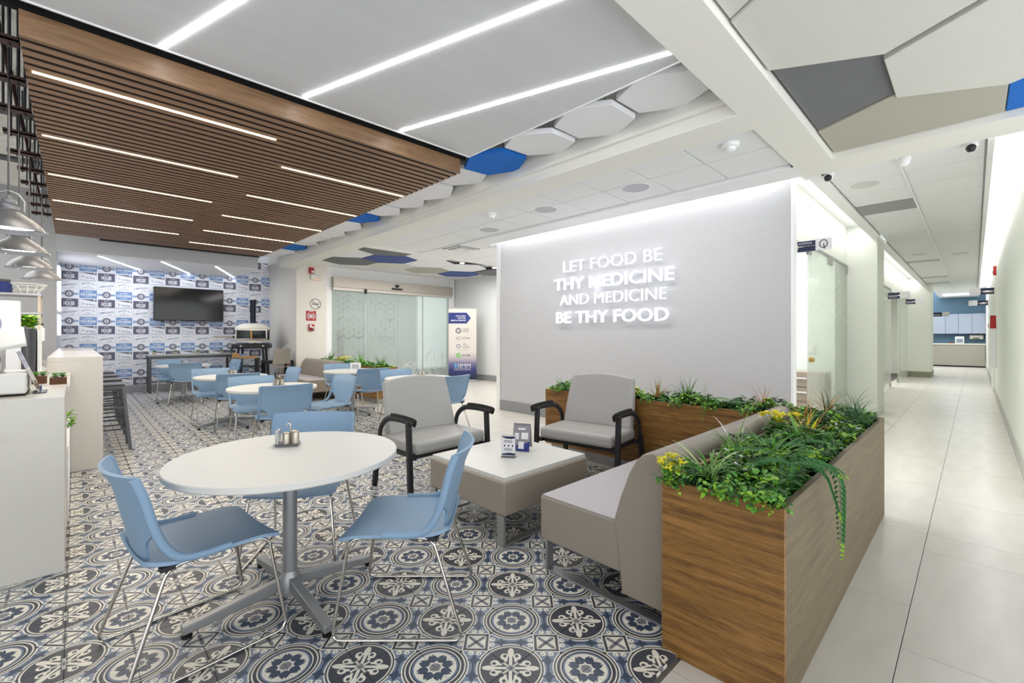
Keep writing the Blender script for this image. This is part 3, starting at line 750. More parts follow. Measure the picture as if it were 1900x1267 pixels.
# --- strips under the grey bulkhead
for k, (xa, xb) in enumerate(((0.342, 1.12), (1.331, 2.09), (2.304, 3.06))):
    q = MB(); q.bar([(xa, 12.02, 2.908), (xb, 13.87, 2.908)], .03, .006); o = q.build('light_strip', mat('led_cool', '#ffffff', .5, emit='#f4f7ff', estr=8))
    tag(o, '%s slanting light strip under the grey bulkhead, counted from the kitchen' % ORD[k], 'light strip', 'slanting strips over the posters')
area('bulkhead_lamp', (1.5, 12.9, 2.90), 2.6, 1.2, 18, col=(.86, .92, 1.0))
# --- trapeze hangers beside the canopy
for k in range(10):
    y = 4.03 + .6 * k
    o = thing('pipe_hanger', 'rust brown steel pipe hanger beside the canopy, %s from the near end' % ORD[k], 'pipe hanger', (-.34, y, 3.10), 0, 'steel hangers beside the canopy')
    L_ = (.10, .10, .12, .10, .12, .09, .1, .09, .1, .1)[k]
    q = MB(); q.box(-L_, .10, -.045, .045, 0, .012); q.box(-L_, .10, -.045, -.04, 0, .03); q.box(-L_, .10, .04, .045, 0, .03); q.build('channel', M_rust, o)
    q = MB(); q.cyl((-.055, 0, -.02), (-.055, 0, 1.0), .008, 8); q.build('rod', M_gun, o)
    q = MB(); q.cyl((.06, 0, -.02), (.06, 0, 1.0), .008, 8); q.build('rod', M_gun, o)
    q = MB(); q.tube([(.02, 0, .02), (-.12, .28, .95)], .009, 8); q.build('brace', M_rust, o)
for y, z, lab in ((6.8, 3.6, 'thin dark conduit high across the kitchen beside the canopy'), (8.2, 3.5, 'second dark conduit crossing above the pendant lamps')):
    q = MB(); q.cyl((-4, y, z), (-.25, y, z), .03, 10); q.cyl((-4, y + .1, z + .05), (-.25, y + .1, z + .05), .02, 10); o = q.build('conduit', M_gun, smooth=40); tag(o, lab, 'conduit')
q = MB(); q.box(-5, -.25, 5.2, 11.8, 3.98, 4.05); struct(q.build('ceiling', M_cream), 'cream corrugated deck over the kitchen', 'ceiling')
q = MB()
for k in range(22): q.box(-5, -.25, 5.2 + k * .3, 5.32 + k * .3, 3.94, 3.98)
struct(q.build('trim_12', M_cream), 'ribs of the cream deck over the kitchen', 'trim')
# --- pendant lamps
for k, (x, y, z) in enumerate(((-.315, 4.50, 2.055), (-.335, 5.65, 2.055), (-.335, 6.85, 2.05), (-.29, 8.1, 2.05))):
    o = thing('pendant_lamp', 'brushed metal dome pendant lamp over the counter, %s from the near end' % ORD[k], 'pendant lamp', (x, y, z), 0, 'pendant lamps over the counter')
    q = MB(); q.lathe([(.180, -.005), (.172, .012), (.150, .045), (.118, .075), (.085, .098), (.062, .118), (.05, .128), (.046, .128), (.06, .108), (.085, .088), (.118, .065), (.148, .036), (.166, .006), (.174, -.006)], 32, cap=False); q.build('shade', M_shade, o, smooth=50)
    q = MB(); q.lathe([(.05, .125), (.054, .135), (.05, .14), (.05, .165), (.054, .17), (.04, .178), (.038, .2), (.014, .21), (.012, .23), (0, .23)], 20); q.build('socket_cap', M_shade, o, smooth=40)
    q = MB(); q.tube([(-.07, 0, .13), (-.072, 0, .2), (-.045, 0, .245), (0, 0, .262), (.045, 0, .245), (.072, 0, .2), (.07, 0, .13)], .006, 8); q.build('bail', M_steel, o, smooth=60)
    q = MB(); q.cyl((0, 0, .22), (0, 0, 1.95), .006, 8); q.build('cord', M_gun, o)
    q = MB(); q.lathe([(0, .03), (.135, .03), (.135, .024), (0, .022)], 24, cap=False); q.build('diffuser', mat('lamp_white', '#ffffff', emit='#ffffff', estr=6), o)
    if k < 4:
        for a in (0, 2.1, 4.2): q = MB(); q.lathe([(0, -.008), (.01, -.004), (.01, .006), (0, .01)], 10, (.178 * math.cos(a), .178 * math.sin(a), 0)); q.build('thumb_screw', M_steel, o, smooth=60)
# ================================================================ POSTERS
PW, PH = 0.296, 0.193
def poster(kind):
    q = MB(); w, h = PW / 2, PH / 2
    def rect(x0, x1, z0, z1, y, mi): q.poly([(x0, y, z0), (x1, y, z0), (x1, y, z1), (x0, y, z1)], mi)
    q.box(-w, w, -0.004, 0.0, -h, h, 0)
    e = -0.0048
    def border(mi, t=.003, i=.008):
        for a in ((-w + i, w - i, h - i - t, h - i), (-w + i, w - i, -h + i, -h + i + t), (-w + i, -w + i + t, -h + i, h - i), (w - i - t, w - i, -h + i, h - i)): rect(*a, e, mi)
    def txt(s, x, z, ww, hh, mi, bold=0.02, rot=0, y=e - .0008):
        q.mesh(text_mesh(s, ww, hh, 0, bold), T(x, y, z) @ RY(-rot) @ FACE_NY, mi)
    def disc(x, z, rx, rz, y, mi, n=28): q.poly([(x + rx * math.cos(2 * PI * i / n), y, z + rz * math.sin(2 * PI * i / n)) for i in range(n)], mi)
    def arc_txt(s, x, z, span, rise, hh, mi):
        for i, ch in enumerate(s):
            t = (i + .5) / len(s) - .5
            if ch != ' ': q.mesh(text_mesh(ch, None, hh, 0, .015), T(x + t * span, e - .0008, z + rise * (1 - 4 * t * t)) @ RY(2.2 * t * rise / span * 4 * .5) @ FACE_NY, mi)
    if kind == 'badge':
        rect(-w, w, -.022, .022, e, 1); rect(-w, w, .008, .012, e - .0004, 0)
        disc(0, 0, .078, .078, e - .0008, 2); disc(0, 0, .066, .066, e - .0012, 0); disc(0, 0, .062, .062, e - .0016, 2); disc(0, 0, .036, .040, e - .002, 0)
        q.mesh(text_mesh('B', None, .05, 0, .03), T(0, e - .0026, 0) @ FACE_NY, 2)
    elif kind == 'house':
        rect(-w + .004, w - .004, -h + .004, h - .004, e, 2); txt('HOUSE', 0, -.012, .17, .085, 0, .03); txt('SUGAR', 0, .062, .09, .018, 0); rect(-.05, .05, -.075, -.068, e - .0006, 0)
    elif kind == 'lemonade':
        border(3); txt('LEMONADE', 0, -.002, .24, .046, 3, .03, .16); txt('FRESH', -.05, .055, .08, .016, 3, 0, .16); txt('1948', .05, -.058, .07, .024, 3, .02, .16)
    elif kind == 'icecream':
        rect(-w + .004, w - .004, -h + .004, h - .004, e, 1); txt('ICE-CREAM', 0, -.006, .245, .058, 0, .03); arc_txt('CARAMEL', 0, .038, .16, .02, .026, 0); rect(-.06, .06, -.066, -.058, e - .0006, 0)
    elif kind == 'pennant':
        border(3); q.poly([(-w + .012, e - .0003, h - .012), (w - .012, e - .0003, h - .062), (w - .012, e - .0003, h - .012)], 2)
        disc(w - .045, h - .03, .014, .014, e - .0008, 0); txt('Ice World', .035, -.03, .15, .05, 3, .03, -.12); txt('D', -.085, -.01, .04, .05, 3, .02); rect(-w + .01, w - .01, -h + .004, -h + .014, e, 3)
    else:
        border(3); arc_txt('BROOKLYN', 0, .018, .21, .034, .034, 3); disc(0, -.01, .016, .006, e - .0008, 2); rect(-.1, .1, -.062, -.054, e, 3); rect(-.085, .085, -.04, -.036, e, 3)
    return q.data('poster', [M_paper, M_print_b, M_print_d, M_print_l])
PM = {k: poster(k) for k in ('badge', 'house', 'lemonade', 'icecream', 'pennant', 'brooklyn')}
for c in range(14):
    x = -0.235 + 0.306 * (c + .5)
    sx_ = 1.0
    if x + .15 > 3.96: x = 3.849; sx_ = .70
    seq = ('badge', 'house', 'lemonade') if c % 2 == 0 else ('icecream', 'pennant', 'brooklyn')
    for r in range(-2 if c > 10 else 0, 14):
        z = 2.875 - 0.2008 * r
        if c > 10 and z > 3.5 or z < 0.25: continue
        if c <= 10 and z + PH / 2 > 2.92: z -= 0.0
        o = link('poster', PM[seq[r % 3]], wall_tv, (x, 13.9, z)); o.scale.x = sx_
# ================================================================ TV
tv = thing('television', 'large black flat television hung on the poster wall', 'television', (2.085, 13.78, 2.12))
q = MB(); q.box(-.72, .72, -.03, .02, -.41, .41); q.build('bezel', M_blackpl, tv, bevel=.006)
q = MB(); q.box(-.705, .705, -.032, -.029, -.385, .395); q.build('screen', M_screen, tv)
q = MB(); q.box(-.25, .25, .02, .115, -.15, .15); q.build('wall_mount', M_gun, tv)
q = MB(); q.lathe([(0, -.03), (.03, -.02), (.03, .02), (0, .03)], 12, (-.55, .0, -.43)); q.build('sensor_eye', M_blackpl, tv, smooth=60)
# ================================================================ GLOWING SLOGAN
M_neon = mat('neon_white', '#ffffff', .4, emit='#f4f6ff', estr=1.6)
M_neon_side = mat('letter_return', '#f6f7ff', .4, emit='#eef0ff', estr=0.4)
slogan = thing('slogan_sign', 'glowing white slogan letters reading let food be thy medicine', 'wall sign', (5.545, 3.70, 1.9))
def split_islands(me):
    n = len(me.vertices); par = list(range(n))
    def find(a):
        while par[a] != a: par[a] = par[par[a]]; a = par[a]
        return a
    for e in me.edges:
        a, c = find(e.vertices[0]), find(e.vertices[1])
        if a != c: par[a] = c
    # merge coincident positions in XY (front/back/sides are separate shells)
    pos = {}
    for v in me.vertices:
        k = (round(v.co.x, 4), round(v.co.y, 4))
        if k in pos:
            a, c = find(pos[k]), find(v.index)
            if a != c: par[a] = c
        else: pos[k] = v.index
    G = {}
    for p in me.polygons: G.setdefault(find(p.vertices[0]), []).append(p)
    return G
for s_, yc, zc, w, h, bold in (('LET FOOD BE', 3.70, 2.425, 1.66, .165, -.02), ('THY MEDICINE', 3.71, 2.155, 2.02, .180, .006), ('AND MEDICINE', 3.70, 1.905, 1.79, .160, -.02), ('BE THY FOOD', 3.725, 1.63, 1.90, .180, .006)):
    me = text_mesh(s_, w, h, .03, bold)
    for ps in split_islands(me).values():
        q = MB(); mp = {}
        ids = sorted({i for p in ps for i in p.vertices})
        cx = sum(me.vertices[i].co.x for i in ids) / len(ids)
        for i in ids:
            co = me.vertices[i].co; mp[i] = len(q.v)
            v = FACE_NX @ Vector((co.x - cx, co.y, co.z)); q.v.append(tuple(v))
        for p in ps: q.face([mp[i] for i in p.vertices], 0 if p.normal.z > .9 else 1)
        q.build('letter', [M_neon, M_neon_side], slogan, loc=(0, (yc - 3.70) - cx, zc - 1.9))
        q = MB(); zs = [v[2] for v in q.v]
q = MB()
for zc in (2.425, 2.155, 1.905, 1.63):
    for yy in (-.6, 0, .6): q.cyl((.0, yy, zc - 1.9), (.063, yy, zc - 1.9), .006, 6)
q.build('standoff', M_white, slogan)
# ================================================================ signs on the cream column
def col_sign(name, x, z, lab, cat): return thing(name, lab, cat, (x, 11.75, z))
o = col_sign('fire_strobe', 4.31, 2.99, 'red fire alarm strobe high on the cream column', 'fire alarm'); q = MB(); q.box(-.06, .06, -.05, 0, -.075, .075); q.build('housing', M_red, o, bevel=.008); q = MB(); q.lathe([(.035, 0), (.032, .02), (.0, .03)], 16, M=T(.015, -.05, -.03) @ RX(PI / 2)); q.build('strobe_lens', M_paper, o, smooth=50)
o = col_sign('emergency_light', 4.42, 2.82, 'white emergency lamp unit with red indicator below the strobe', 'emergency light'); q = MB(); q.box(-.13, .13, -.05, 0, -.065, .065); q.build('housing', mat('ivory', '#dcd9cf', .5), o, bevel=.006); q = MB(); q.box(-.12, -.04, -.056, -.05, -.01, .06); q.build('lamp_lens', M_paper, o); q = MB(); q.box(-.01, .03, -.056, -.05, -.062, -.048); q.build('indicator', mat('red_glow', '#ff5030', emit='#ff4020', estr=3), o)
o = col_sign('no_smoking_sign', 4.42, 2.15, 'round no smoking symbol on the cream column', 'sign')
q = MB(); q.tube([(.13 * math.cos(a * PI / 18), -.004, .13 * math.sin(a * PI / 18)) for a in range(36)], .006, 6, closed=True, ref=(0, 1, 0)); q.build('ring', M_blackpl, o)
q = MB(); q.bar([(-.09, -.004, .09), (.09, -.004, -.09)], .01, .004, ref=(0, 1, 0)); q.build('slash', M_blackpl, o)
q = MB(); q.box(-.085, .06, -.006, -.001, -.012, .006); q.box(.065, .085, -.006, -.001, -.012, .006); q.tube([(.085, -.003, .015), (.09, -.003, .04), (.065, -.003, .05), (.07, -.003, .07)], .004, 6); q.build('cigarette_symbol', M_blackpl, o)
o = col_sign('fire_alarm_sign', 4.31, 1.845, 'square red sign with white bell and sound waves', 'sign'); q = MB(); q.box(-.125, .125, -.006, 0, -.125, .125); q.build('plate', M_red, o)
q = MB(); q.lathe([(0, 0), (.03, 0), (.03, .003), (0, .003)], 18, M=T(0, -.006, -.01) @ RX(PI / 2)); q.tube([(.05 * math.cos(a * PI / 12), -.008, -.01 + .05 * math.sin(a * PI / 12)) for a in range(24)], .008, 6, closed=True, ref=(0, 1, 0))
for r in (.075, .1):
    for sg in (0, PI): q.tube([(r * math.cos(sg + a * PI / 24), -.008, -.01 + r * math.sin(sg + a * PI / 24)) for a in range(-8, 9)], .006, 6, ref=(0, 1, 0))
q.box(-.05, .05, -.008, -.006, .098, .11); q.build('bell_symbol', M_paper, o)
o = col_sign('pull_station', 4.31, 1.545, 'small red fire alarm pull station under the bell sign', 'fire alarm'); q = MB(); q.box(-.065, .065, -.05, 0, -.085, .085); q.build('housing', M_red, o, bevel=.006); q = MB(); q.box(-.05, .0, -.056, -.05, .0, .07); q.box(.01, .05, -.056, -.05, -.06, .03); q.build('label_plate', M_paper, o); q = MB(); q.box(-.02, .04, -.075, -.05, -.05, -.02); q.build('handle', M_blackpl, o)
# ================================================================ roll-up banner
def banner_mat():
    m = bpy.data.materials.new('banner_print'); m.use_nodes = True; nt = m.node_tree; b_ = nt.nodes['Principled BSDF']
    tc = nt.nodes.new('ShaderNodeTexCoord'); sp = nt.nodes.new('ShaderNodeSeparateXYZ'); r = nt.nodes.new('ShaderNodeValToRGB'); mr = nt.nodes.new('ShaderNodeMapRange')
    mr.inputs[1].default_value = 0; mr.inputs[2].default_value = 2.2
    nt.links.new(tc.outputs['Object'], sp.inputs[0]); nt.links.new(sp.outputs[2], mr.inputs[0]); nt.links.new(mr.outputs[0], r.inputs[0])
    e = r.color_ramp.elements; e[0].position = .05; e[0].color = hexc('#1e2140'); e[1].position = .40; e[1].color = hexc('#d8d2ca')
    for p, c in ((.16, '#2b3573'), (.24, '#6f6b93'), (.31, '#b7afb5')): k = e.new(p); k.color = hexc(c)
    nt.links.new(r.outputs[0], b_.inputs['Base Color']); b_.inputs['Roughness'].default_value = .5
    return m
ban = thing('rollup_banner', 'tall roll-up banner with blue arrow heading and company logos', 'banner', (8.20, 10.52, -.012), math.radians(45.789 - 90))
q = MB(); q.box(-.41, .41, -.004, .0, .06, 2.16); q.build('print', banner_mat(), ban)
q = MB(); q.box(-.43, .43, -.09, .09, .0, .06); q.build('base', M_steel, ban, bevel=.01); q = MB(); q.box(-.41, .41, -.012, .01, 2.15, 2.18); q.build('top_rail', M_steel, ban)
q = MB(); q.prism([(-.41, -.16), (.12, -.16), (.245, 0), (.12, .16), (-.41, .16)], 0, .002, M=T(0, -.006, 1.87) @ FACE_NY); q.build('arrow_heading', M_navy, ban)
def btxt(s, x, z, w, h, m, bold=.01):
    q = MB(); q.mesh(text_mesh(s, w, h, 0, bold), T(x, -.010, z) @ FACE_NY); return q
for s_, z, w in (('OUR GLOBAL', 1.93, .30), ('NETWORK', 1.865, .24), ('MEDICAL SERVICES', 1.80, .44)): btxt(s_, .10 - w / 2, z, w, .036, None, .03).build('lettering', M_paper, ban)
for s_, z, w, h in (('OBESITY', 1.55, .2, .02), ('CONTROL', 1.508, .2, .02), ('CENTER', 1.466, .18, .02), ('ICRED', 1.28, .23, .035), ('THE', 1.105, .1, .02), ('SPINE', 1.055, .17, .02), ('CENTER', 1.0, .22, .02), ('INCM', .775, .22, .045)):
    btxt(s_, .0 + w / 2, z, w, h, None, .01).build('lettering', M_print_d, ban)
def ring(x, z, r, t, n=28):
    q = MB(); q.tube([(x + r * math.cos(2 * PI * a / n), -.007, z + r * math.sin(2 * PI * a / n)) for a in range(n)], t, 6, closed=True, ref=(0, 1, 0)); return q
for x, z, r, t, m in ((-.12, 1.50, .075, .009, M_print_d), (-.12, 1.50, .045, .007, M_print_d), (-.10, 1.275, .05, .005, M_print_l), (-.12, 1.045, .05, .012, M_print_l)): ring(x, z, r, t).build('logo_ring', m, ban)
q = MB(); q.poly([(-.2, -.007, 1.275), (-.14, -.007, 1.31), (-.14, -.007, 1.24)]); q.build('logo_wedge', M_print_l, ban)
q = MB(); q.box(-.2, .2, -.007, -.005, .925, .931); q.build('divider', M_print_l, ban)
q = MB(); M_lg = mat('logo_green', '#7fc06a', .5)
for a in range(5): q.lathe([(0, 0), (.03, 0), (.03, .002), (0, .002)], 12, M=T(-.12 + .05 * math.cos(a * 1.256), -.006, .77 + .05 * math.sin(a * 1.256)) @ RX(PI / 2))
q.build('logo_leaves', M_lg, ban)
ring(-.2, .47, .03, .026).build('logo_globe', mat('logo_blue', '#6aa7d8', .5), ban)
btxt('IIMM', .06, .475, .36, .105, None, .0).build('lettering', M_paper, ban)
btxt('INTERNATIONAL INSTITUTE', 0, .395, .5, .024, None).build('lettering', M_paper, ban); btxt('OF METABOLIC MEDICINE', 0, .345, .5, .024, None).build('lettering', M_paper, ban)
# ================================================================ corridor: glass, signs, end counter
def glass_front(x0, x1, y, n, lab, name):
    w = (x1 - x0); q = MB(); q.box(x0, x1, y - .012, y + .012, 2.545, 2.58); o = struct(q.build(name, M_steel), lab, 'door')
    for k in range(n):
        a, c = x0 + w * k / n + .006, x0 + w * (k + 1) / n - .006
        q = MB(); q.box(a, c, y - .006, y + .006, 0.0, 2.545); p = q.build('glass_pane', M_pane, o)
        q = MB()
        for j in range(4):
            z = 1.95 - .16 * j; zm = z + .26; xm = (a + c) / 2
            for (u0, u1, s0, s1) in ((a, xm, z, zm), (xm, c, zm, z)): q.poly([(u0, y - .009, s0), (u1, y - .009, s1), (u1, y - .009, s1 + .075), (u0, y - .009, s0 + .075)])
        q.build('chevron_film', mat('frost_film', '#f4f6f2', .5, alpha=.3), p)
        q = MB()
        for xx in (a + .06, c - .06):
            for zz in (.05, 2.49): q.box(xx - .06, xx + .06, y - .02, y + .02, zz - .05, zz + .05)
        q.build('patch_fitting', M_steel, p)
    return o
g1 = glass_front(7.05, 9.70, 1.56, 2, 'clear glass office front with white chevron stripes beside the slogan wall', 'door_2')
q = MB(); q.lathe([(0, -.03), (.03, -.03), (.035, 0), (.03, .03), (0, .03)], 16, M=T(7.12, 1.53, 1.02) @ RX(PI / 2)); q.build('lock', mat('brass', '#b99c5c', .3, metal=.9), g1, smooth=40)
glass_front(10.52, 15.4, 1.54, 2, 'glass office front beyond the white pier', 'door_3'); glass_front(17.0, 19.74, 1.54, 1, 'last glass office front before the far pier', 'door_4')
q = MB(); q.box(5.74, 5.78, 1.545, 1.575, 0, 2.58); q.box(5.74, 7.05, 1.545, 1.575, 2.545, 2.58); struct(q.build('trim_13', M_white), 'white frame of the open office doorway', 'trim')
o = thing('drawer_cabinet', 'taupe drawer cabinet seen through the open office doorway', 'cabinet', (8.4, 2.15, -.012)); q = MB(); q.box(-.2, .3, -.55, .6, 0, .78); q.build('body', mat('taupe_laminate', '#978b7e', .5), o)
for z in (.1, .34, .56): 
    q = MB(); q.box(-.215, -.2, -.5, .1, z, z + .2); d = q.build('drawer', mat('taupe_drawer', '#9b8f82', .5), o); q = MB(); q.bar([(-.24, -.33, z + .13), (-.24, -.12, z + .13)], .02, .02); q.build('handle', M_paper, d)
o = thing('light_switch', 'white wall switch inside the glass office', 'light switch', (9.295, 2.00, 1.12)); q = MB(); q.box(-.012, .0, -.06, .06, -.075, .075); q.build('plate', M_paper, o, bevel=.004); q = MB(); q.box(-.018, -.012, -.03, .03, -.04, .04); q.build('rocker', M_cream, o)
def flag_sign(x, y, z, d, lab, s_=1.0, logo=True):
    """blade sign sticking out of a wall at y; d = -1 juts towards -Y"""
    o = thing('blade_sign', lab, 'sign', (x, y, z), 0, 'blade signs along the corridor')
    L1, L2 = .19 * s_ * d, .34 * s_ * d
    q = MB(); q.box(-.006, .006, min(.02 * d, L1), max(.02 * d, L1), -.055 * s_, .06 * s_); q.build('blue_plate', M_navyd, o)
    q = MB(); q.box(-.006, .006, min(L1, L2), max(L1, L2), -.055 * s_, .07 * s_); q.build('white_plate', M_paper, o, bevel=.002)
    q = MB(); q.cyl((-.012, 0, 0), (-.012, L1, 0), .008, 8); q.box(-.02, .02, min(0, .03 * d), max(0, .03 * d), -.025, .025); q.build('bracket', M_chrome, o)
    c = (L1 + L2) / 2
    if logo:
        q = MB(); pts = [(-.008, c + .035 * s_ * math.sin(t), .008 + .04 * s_ * math.cos(t) * (1.0 if math.cos(t) < 0 else 1.1)) for t in [i * PI / 9 for i in range(18)]]
        q.tube(pts, .004, 6, closed=True, ref=(1, 0, 0)); q.cyl((-.008, c, .01), (-.008, c - .008, -.045 * s_), .004, 6); q.build('leaf_symbol', M_blackpl, o)
    q = MB(); q.mesh(text_mesh('NUTRITION' if logo else 'MEDICAL', .12 * s_, .022 * s_, 0, .01), T(-.0075, L1 / 2, -.02 * s_ if not logo else .035) @ FACE_NX)
    q.build('lettering', M_paper, o)
flag_sign(5.80, 1.40, 2.33, -1, 'blue and white blade sign with leaf symbol beside the slogan wall')
flag_sign(14.6, 1.53, 2.33, -1, 'blue blade sign on the glass beyond the white pier', 1.3, False)
flag_sign(18.8, 1.53, 2.40, -1, 'blue blade sign near the far corridor pier', 1.3, False)
flag_sign(20.9, .985, 2.05, -1, 'small blue blade sign past the far pier', 1.2, False)
flag_sign(15.0, -.337, 2.36, 1, 'blue and white blade sign on the plain corridor wall', 1.25, False)
flag_sign(21.6, -.337, 2.42, 1, 'farther blue and white blade sign on the plain corridor wall', 1.4, False)
o = thing('fire_strobe', 'red fire strobe high on the plain corridor wall', 'fire alarm', (14.6, -.337, 3.0 - .22)); q = MB(); q.box(-.08, .08, 0, .05, -.1, .1); q.build('housing', M_red, o, bevel=.01); q = MB(); q.lathe([(.035, 0), (.03, .02), (0, .03)], 14, M=T(0, .05, -.02) @ RX(-PI / 2)); q.build('lens', M_paper, o)
o = thing('fire_extinguisher_sign', 'white panel with red square on the plain corridor wall', 'sign', (14.4, -.337, 1.4)); q = MB(); q.box(-.12, .12, 0, .12, -.75, .22); q.build('cabinet_box', M_white, o, bevel=.004); q = MB(); q.box(-.1, .1, .12, .128, .12, .2); q.box(-.128, -.12, .01, .1, .1, .38); q.build('red_plate', M_red, o)
q = MB(); q.box(15.6, 17.2, -.345, -.31, 0, 2.35); o = q.build('door_5', mat('door_white', '#dfe2da', .5)); struct(o, 'plain white door in the corridor wall under the blade sign', 'door'); q = MB(); q.cyl((15.75, -.28, .95), (15.75, -.28, 1.35), .012, 8); q.cyl((15.75, -.31, 1.0), (15.75, -.28, 1.0), .008, 8); q.cyl((15.75, -.31, 1.3), (15.75, -.28, 1.3), .008, 8); q.build('door_handle', M_steel, o)
o = thing('service_counter', 'low taupe counter closing the far end of the corridor', 'counter', (27.4, .6, -.012)); q = MB(); q.box(0, .58, -.92, 2.2, .05, .95); q.build('body', mat('taupe_front', '#a39f95', .5), o)
for y0, y1 in ((-.92, .93), (.95, 2.19)): q = MB(); q.box(-.015, 0, y0, y1, .06, .94); q.build('front_panel', mat('taupe_panel', '#a6a298', .5), o)
q = MB(); q.box(-.04, .59, -.93, 2.2, .95, 1.01); q.build('worktop', mat('pale_top', '#d8d5c9', .4), o)
M_cab = mat('pale_blue_laminate', '#aab4c8', .4)
for k in range(6):
    o = thing('wall_cabinet', 'pale blue wall cabinet over the far counter, %s from the plain wall' % ORD[k], 'cabinet', (27.65, -.335 + .41 * (k + .5), 1.42), 0, 'wall cabinets over the far counter')
    q = MB(); q.box(0, .35, -.203, .203, 0, .86); q.build('body', M_cab, o); q = MB(); q.box(-.02, 0, -.198, .198, .006, .854); q.build('door', M_cab, o, bevel=.003)
o = thing('paper_rack', 'white paper box standing on the far counter', 'box', (27.6, .45, 1.0)); q = MB(); q.box(-.1, .1, -.14, .14, 0, .30); q.build('body', M_paper, o, bevel=.004); q = MB(); q.box(-.102, -.1, -.1, .1, .03, .2); q.build('slot', M_print_l, o)
o = thing('towel_dispenser', 'cream towel dispenser on the wall over the far counter', 'dispenser', (27.95, -.05, 1.18)); q = MB(); q.box(-.15, .05, -.22, .2, 0, .18); q.build('body', mat('ivory2', '#d9d5cc', .4), o, bevel=.03); q = MB(); q.box(-.152, -.15, -.1, .1, .02, .06); q.build('slot', M_blackpl, o)
o = thing('red_tray', 'small red tray lying on the far counter', 'tray', (27.5, .72, 1.0)); q = MB(); q.box(-.05, .05, -.06, .06, 0, .01); q.box(-.05, -.04, -.06, .06, .01, .04); q.build('body', M_red, o)
# ================================================================ FURNITURE
def smooth_path(pts, r, n=5):
    """polyline with rounded corners"""
    P = [Vector(p) for p in pts]; out = [P[0]]
    for i in range(1, len(P) - 1):
        a = (P[i - 1] - P[i]); c = (P[i + 1] - P[i]); d = min(r, a.length * .45, c.length * .45)
        p0 = P[i] + a.normalized() * d; p1 = P[i] + c.normalized() * d
        for k in range(n + 1):
            t = k / n; out.append(p0 * (1 - t) ** 2 + P[i] * 2 * t * (1 - t) + p1 * t * t)
    out.append(P[-1]); return out
# --- blue sled chair; front is +Y, origin on the floor under the seat
def make_chair(lab, loc, rz):
    t = thing('dining_chair', lab, 'chair', loc, rz, 'blue dining chairs')
    def seat(u, v):
        x = (u - .5) * (.47 - .03 * (1 - v)); y = -.215 + .45 * v
        z = .455 - .022 * math.cos(PI * (u - .5)) * (1 - .4 * v) + .012 * max(0, v - .8) * -8 * (v - .8) / .2 + .02 * max(0, .18 - v) / .18
        cr = .05
        if v < .12: x *= 1 - .12 * (1 - v / .12) ** 2
        if v > .9: x *= 1 - .06 * ((v - .9) / .1) ** 2
        return (x, y, z)
    q = MB(); q.surf(seat, 14, 14, thick=.014); q.build('seat', M_blue, t, smooth=60)
    def hw(v):
        if v < .22: return .145 + .03 * v / .22
        if v < .34: return .175 + .055 * ((v - .22) / .12)
        return .230 + .012 * (v - .34)
    def back(u, v):
        x = (u * 2 - 1) * hw(v); z = .462 + .345 * v
        y = -.200 - .075 * v - .05 * max(0, v - .72) ** 1.5 * 3.0 + .055 * (x / .24) ** 2 * (.5 + .5 * v)
        if v > .93: x *= 1 - .05 * ((v - .93) / .07) ** 2
        return (x, y, z)
    q = MB(); q.surf(back, 14, 18, thick=-.012); q.build('backrest', M_blue, t, smooth=60)
    for s_ in (-1, 1):
        pts = [(s_ * .226, .05, .452), (s_ * .228, -.05, .450), (s_ * .230, -.12, .462), (s_ * .232, -.165, .52), (s_ * .233, -.188, .58), (s_ * .234, -.205, .64), (s_ * .235, -.222, .72), (s_ * .234, -.25, .80)]
        q = MB(); q.tube(smooth_path(pts, .05, 3), .016, 8, ry=.012, ref=(1, 0, 0)); q.build('side_rail', M_blue, t, smooth=60)
        pts = [(s_ * .19, .03, .428), (s_ * .205, .195, .428), (s_ * .245, .255, .009), (s_ * .245, -.285, .009), (s_ * .205, -.15, .430), (s_ * .19, .03, .428)]
        q = MB(); q.tube(smooth_path(pts, .045), .0072, 8); q.build('sled_leg', M_chrome, t, smooth=60)
    q = MB(); q.tube(smooth_path([(-.2, .17, .425), (-.1, .12, .38), (.1, .12, .38), (.2, .17, .425)], .05), .006, 8); q.build('front_brace', M_chrome, t, smooth=60)
    q = MB(); q.tube([(-.2, -.13, .424), (.2, -.13, .424)], .0065, 8); q.build('rear_brace', M_chrome, t, smooth=60)
    q = MB(); 
    for s_ in (-1, 1): q.box(s_ * .205 - .018, s_ * .205 + .018, -.175, -.13, .424, .442)
    q.build('seat_glide', M_blackpl, t)
    t.scale = (1.08, 1.08, 1.02)
    return t
D = math.radians
ch0 = make_chair('blue chair by the counter, its back turned, pulled up to the nearest round table', (.40, 2.44, 0), D(-84))
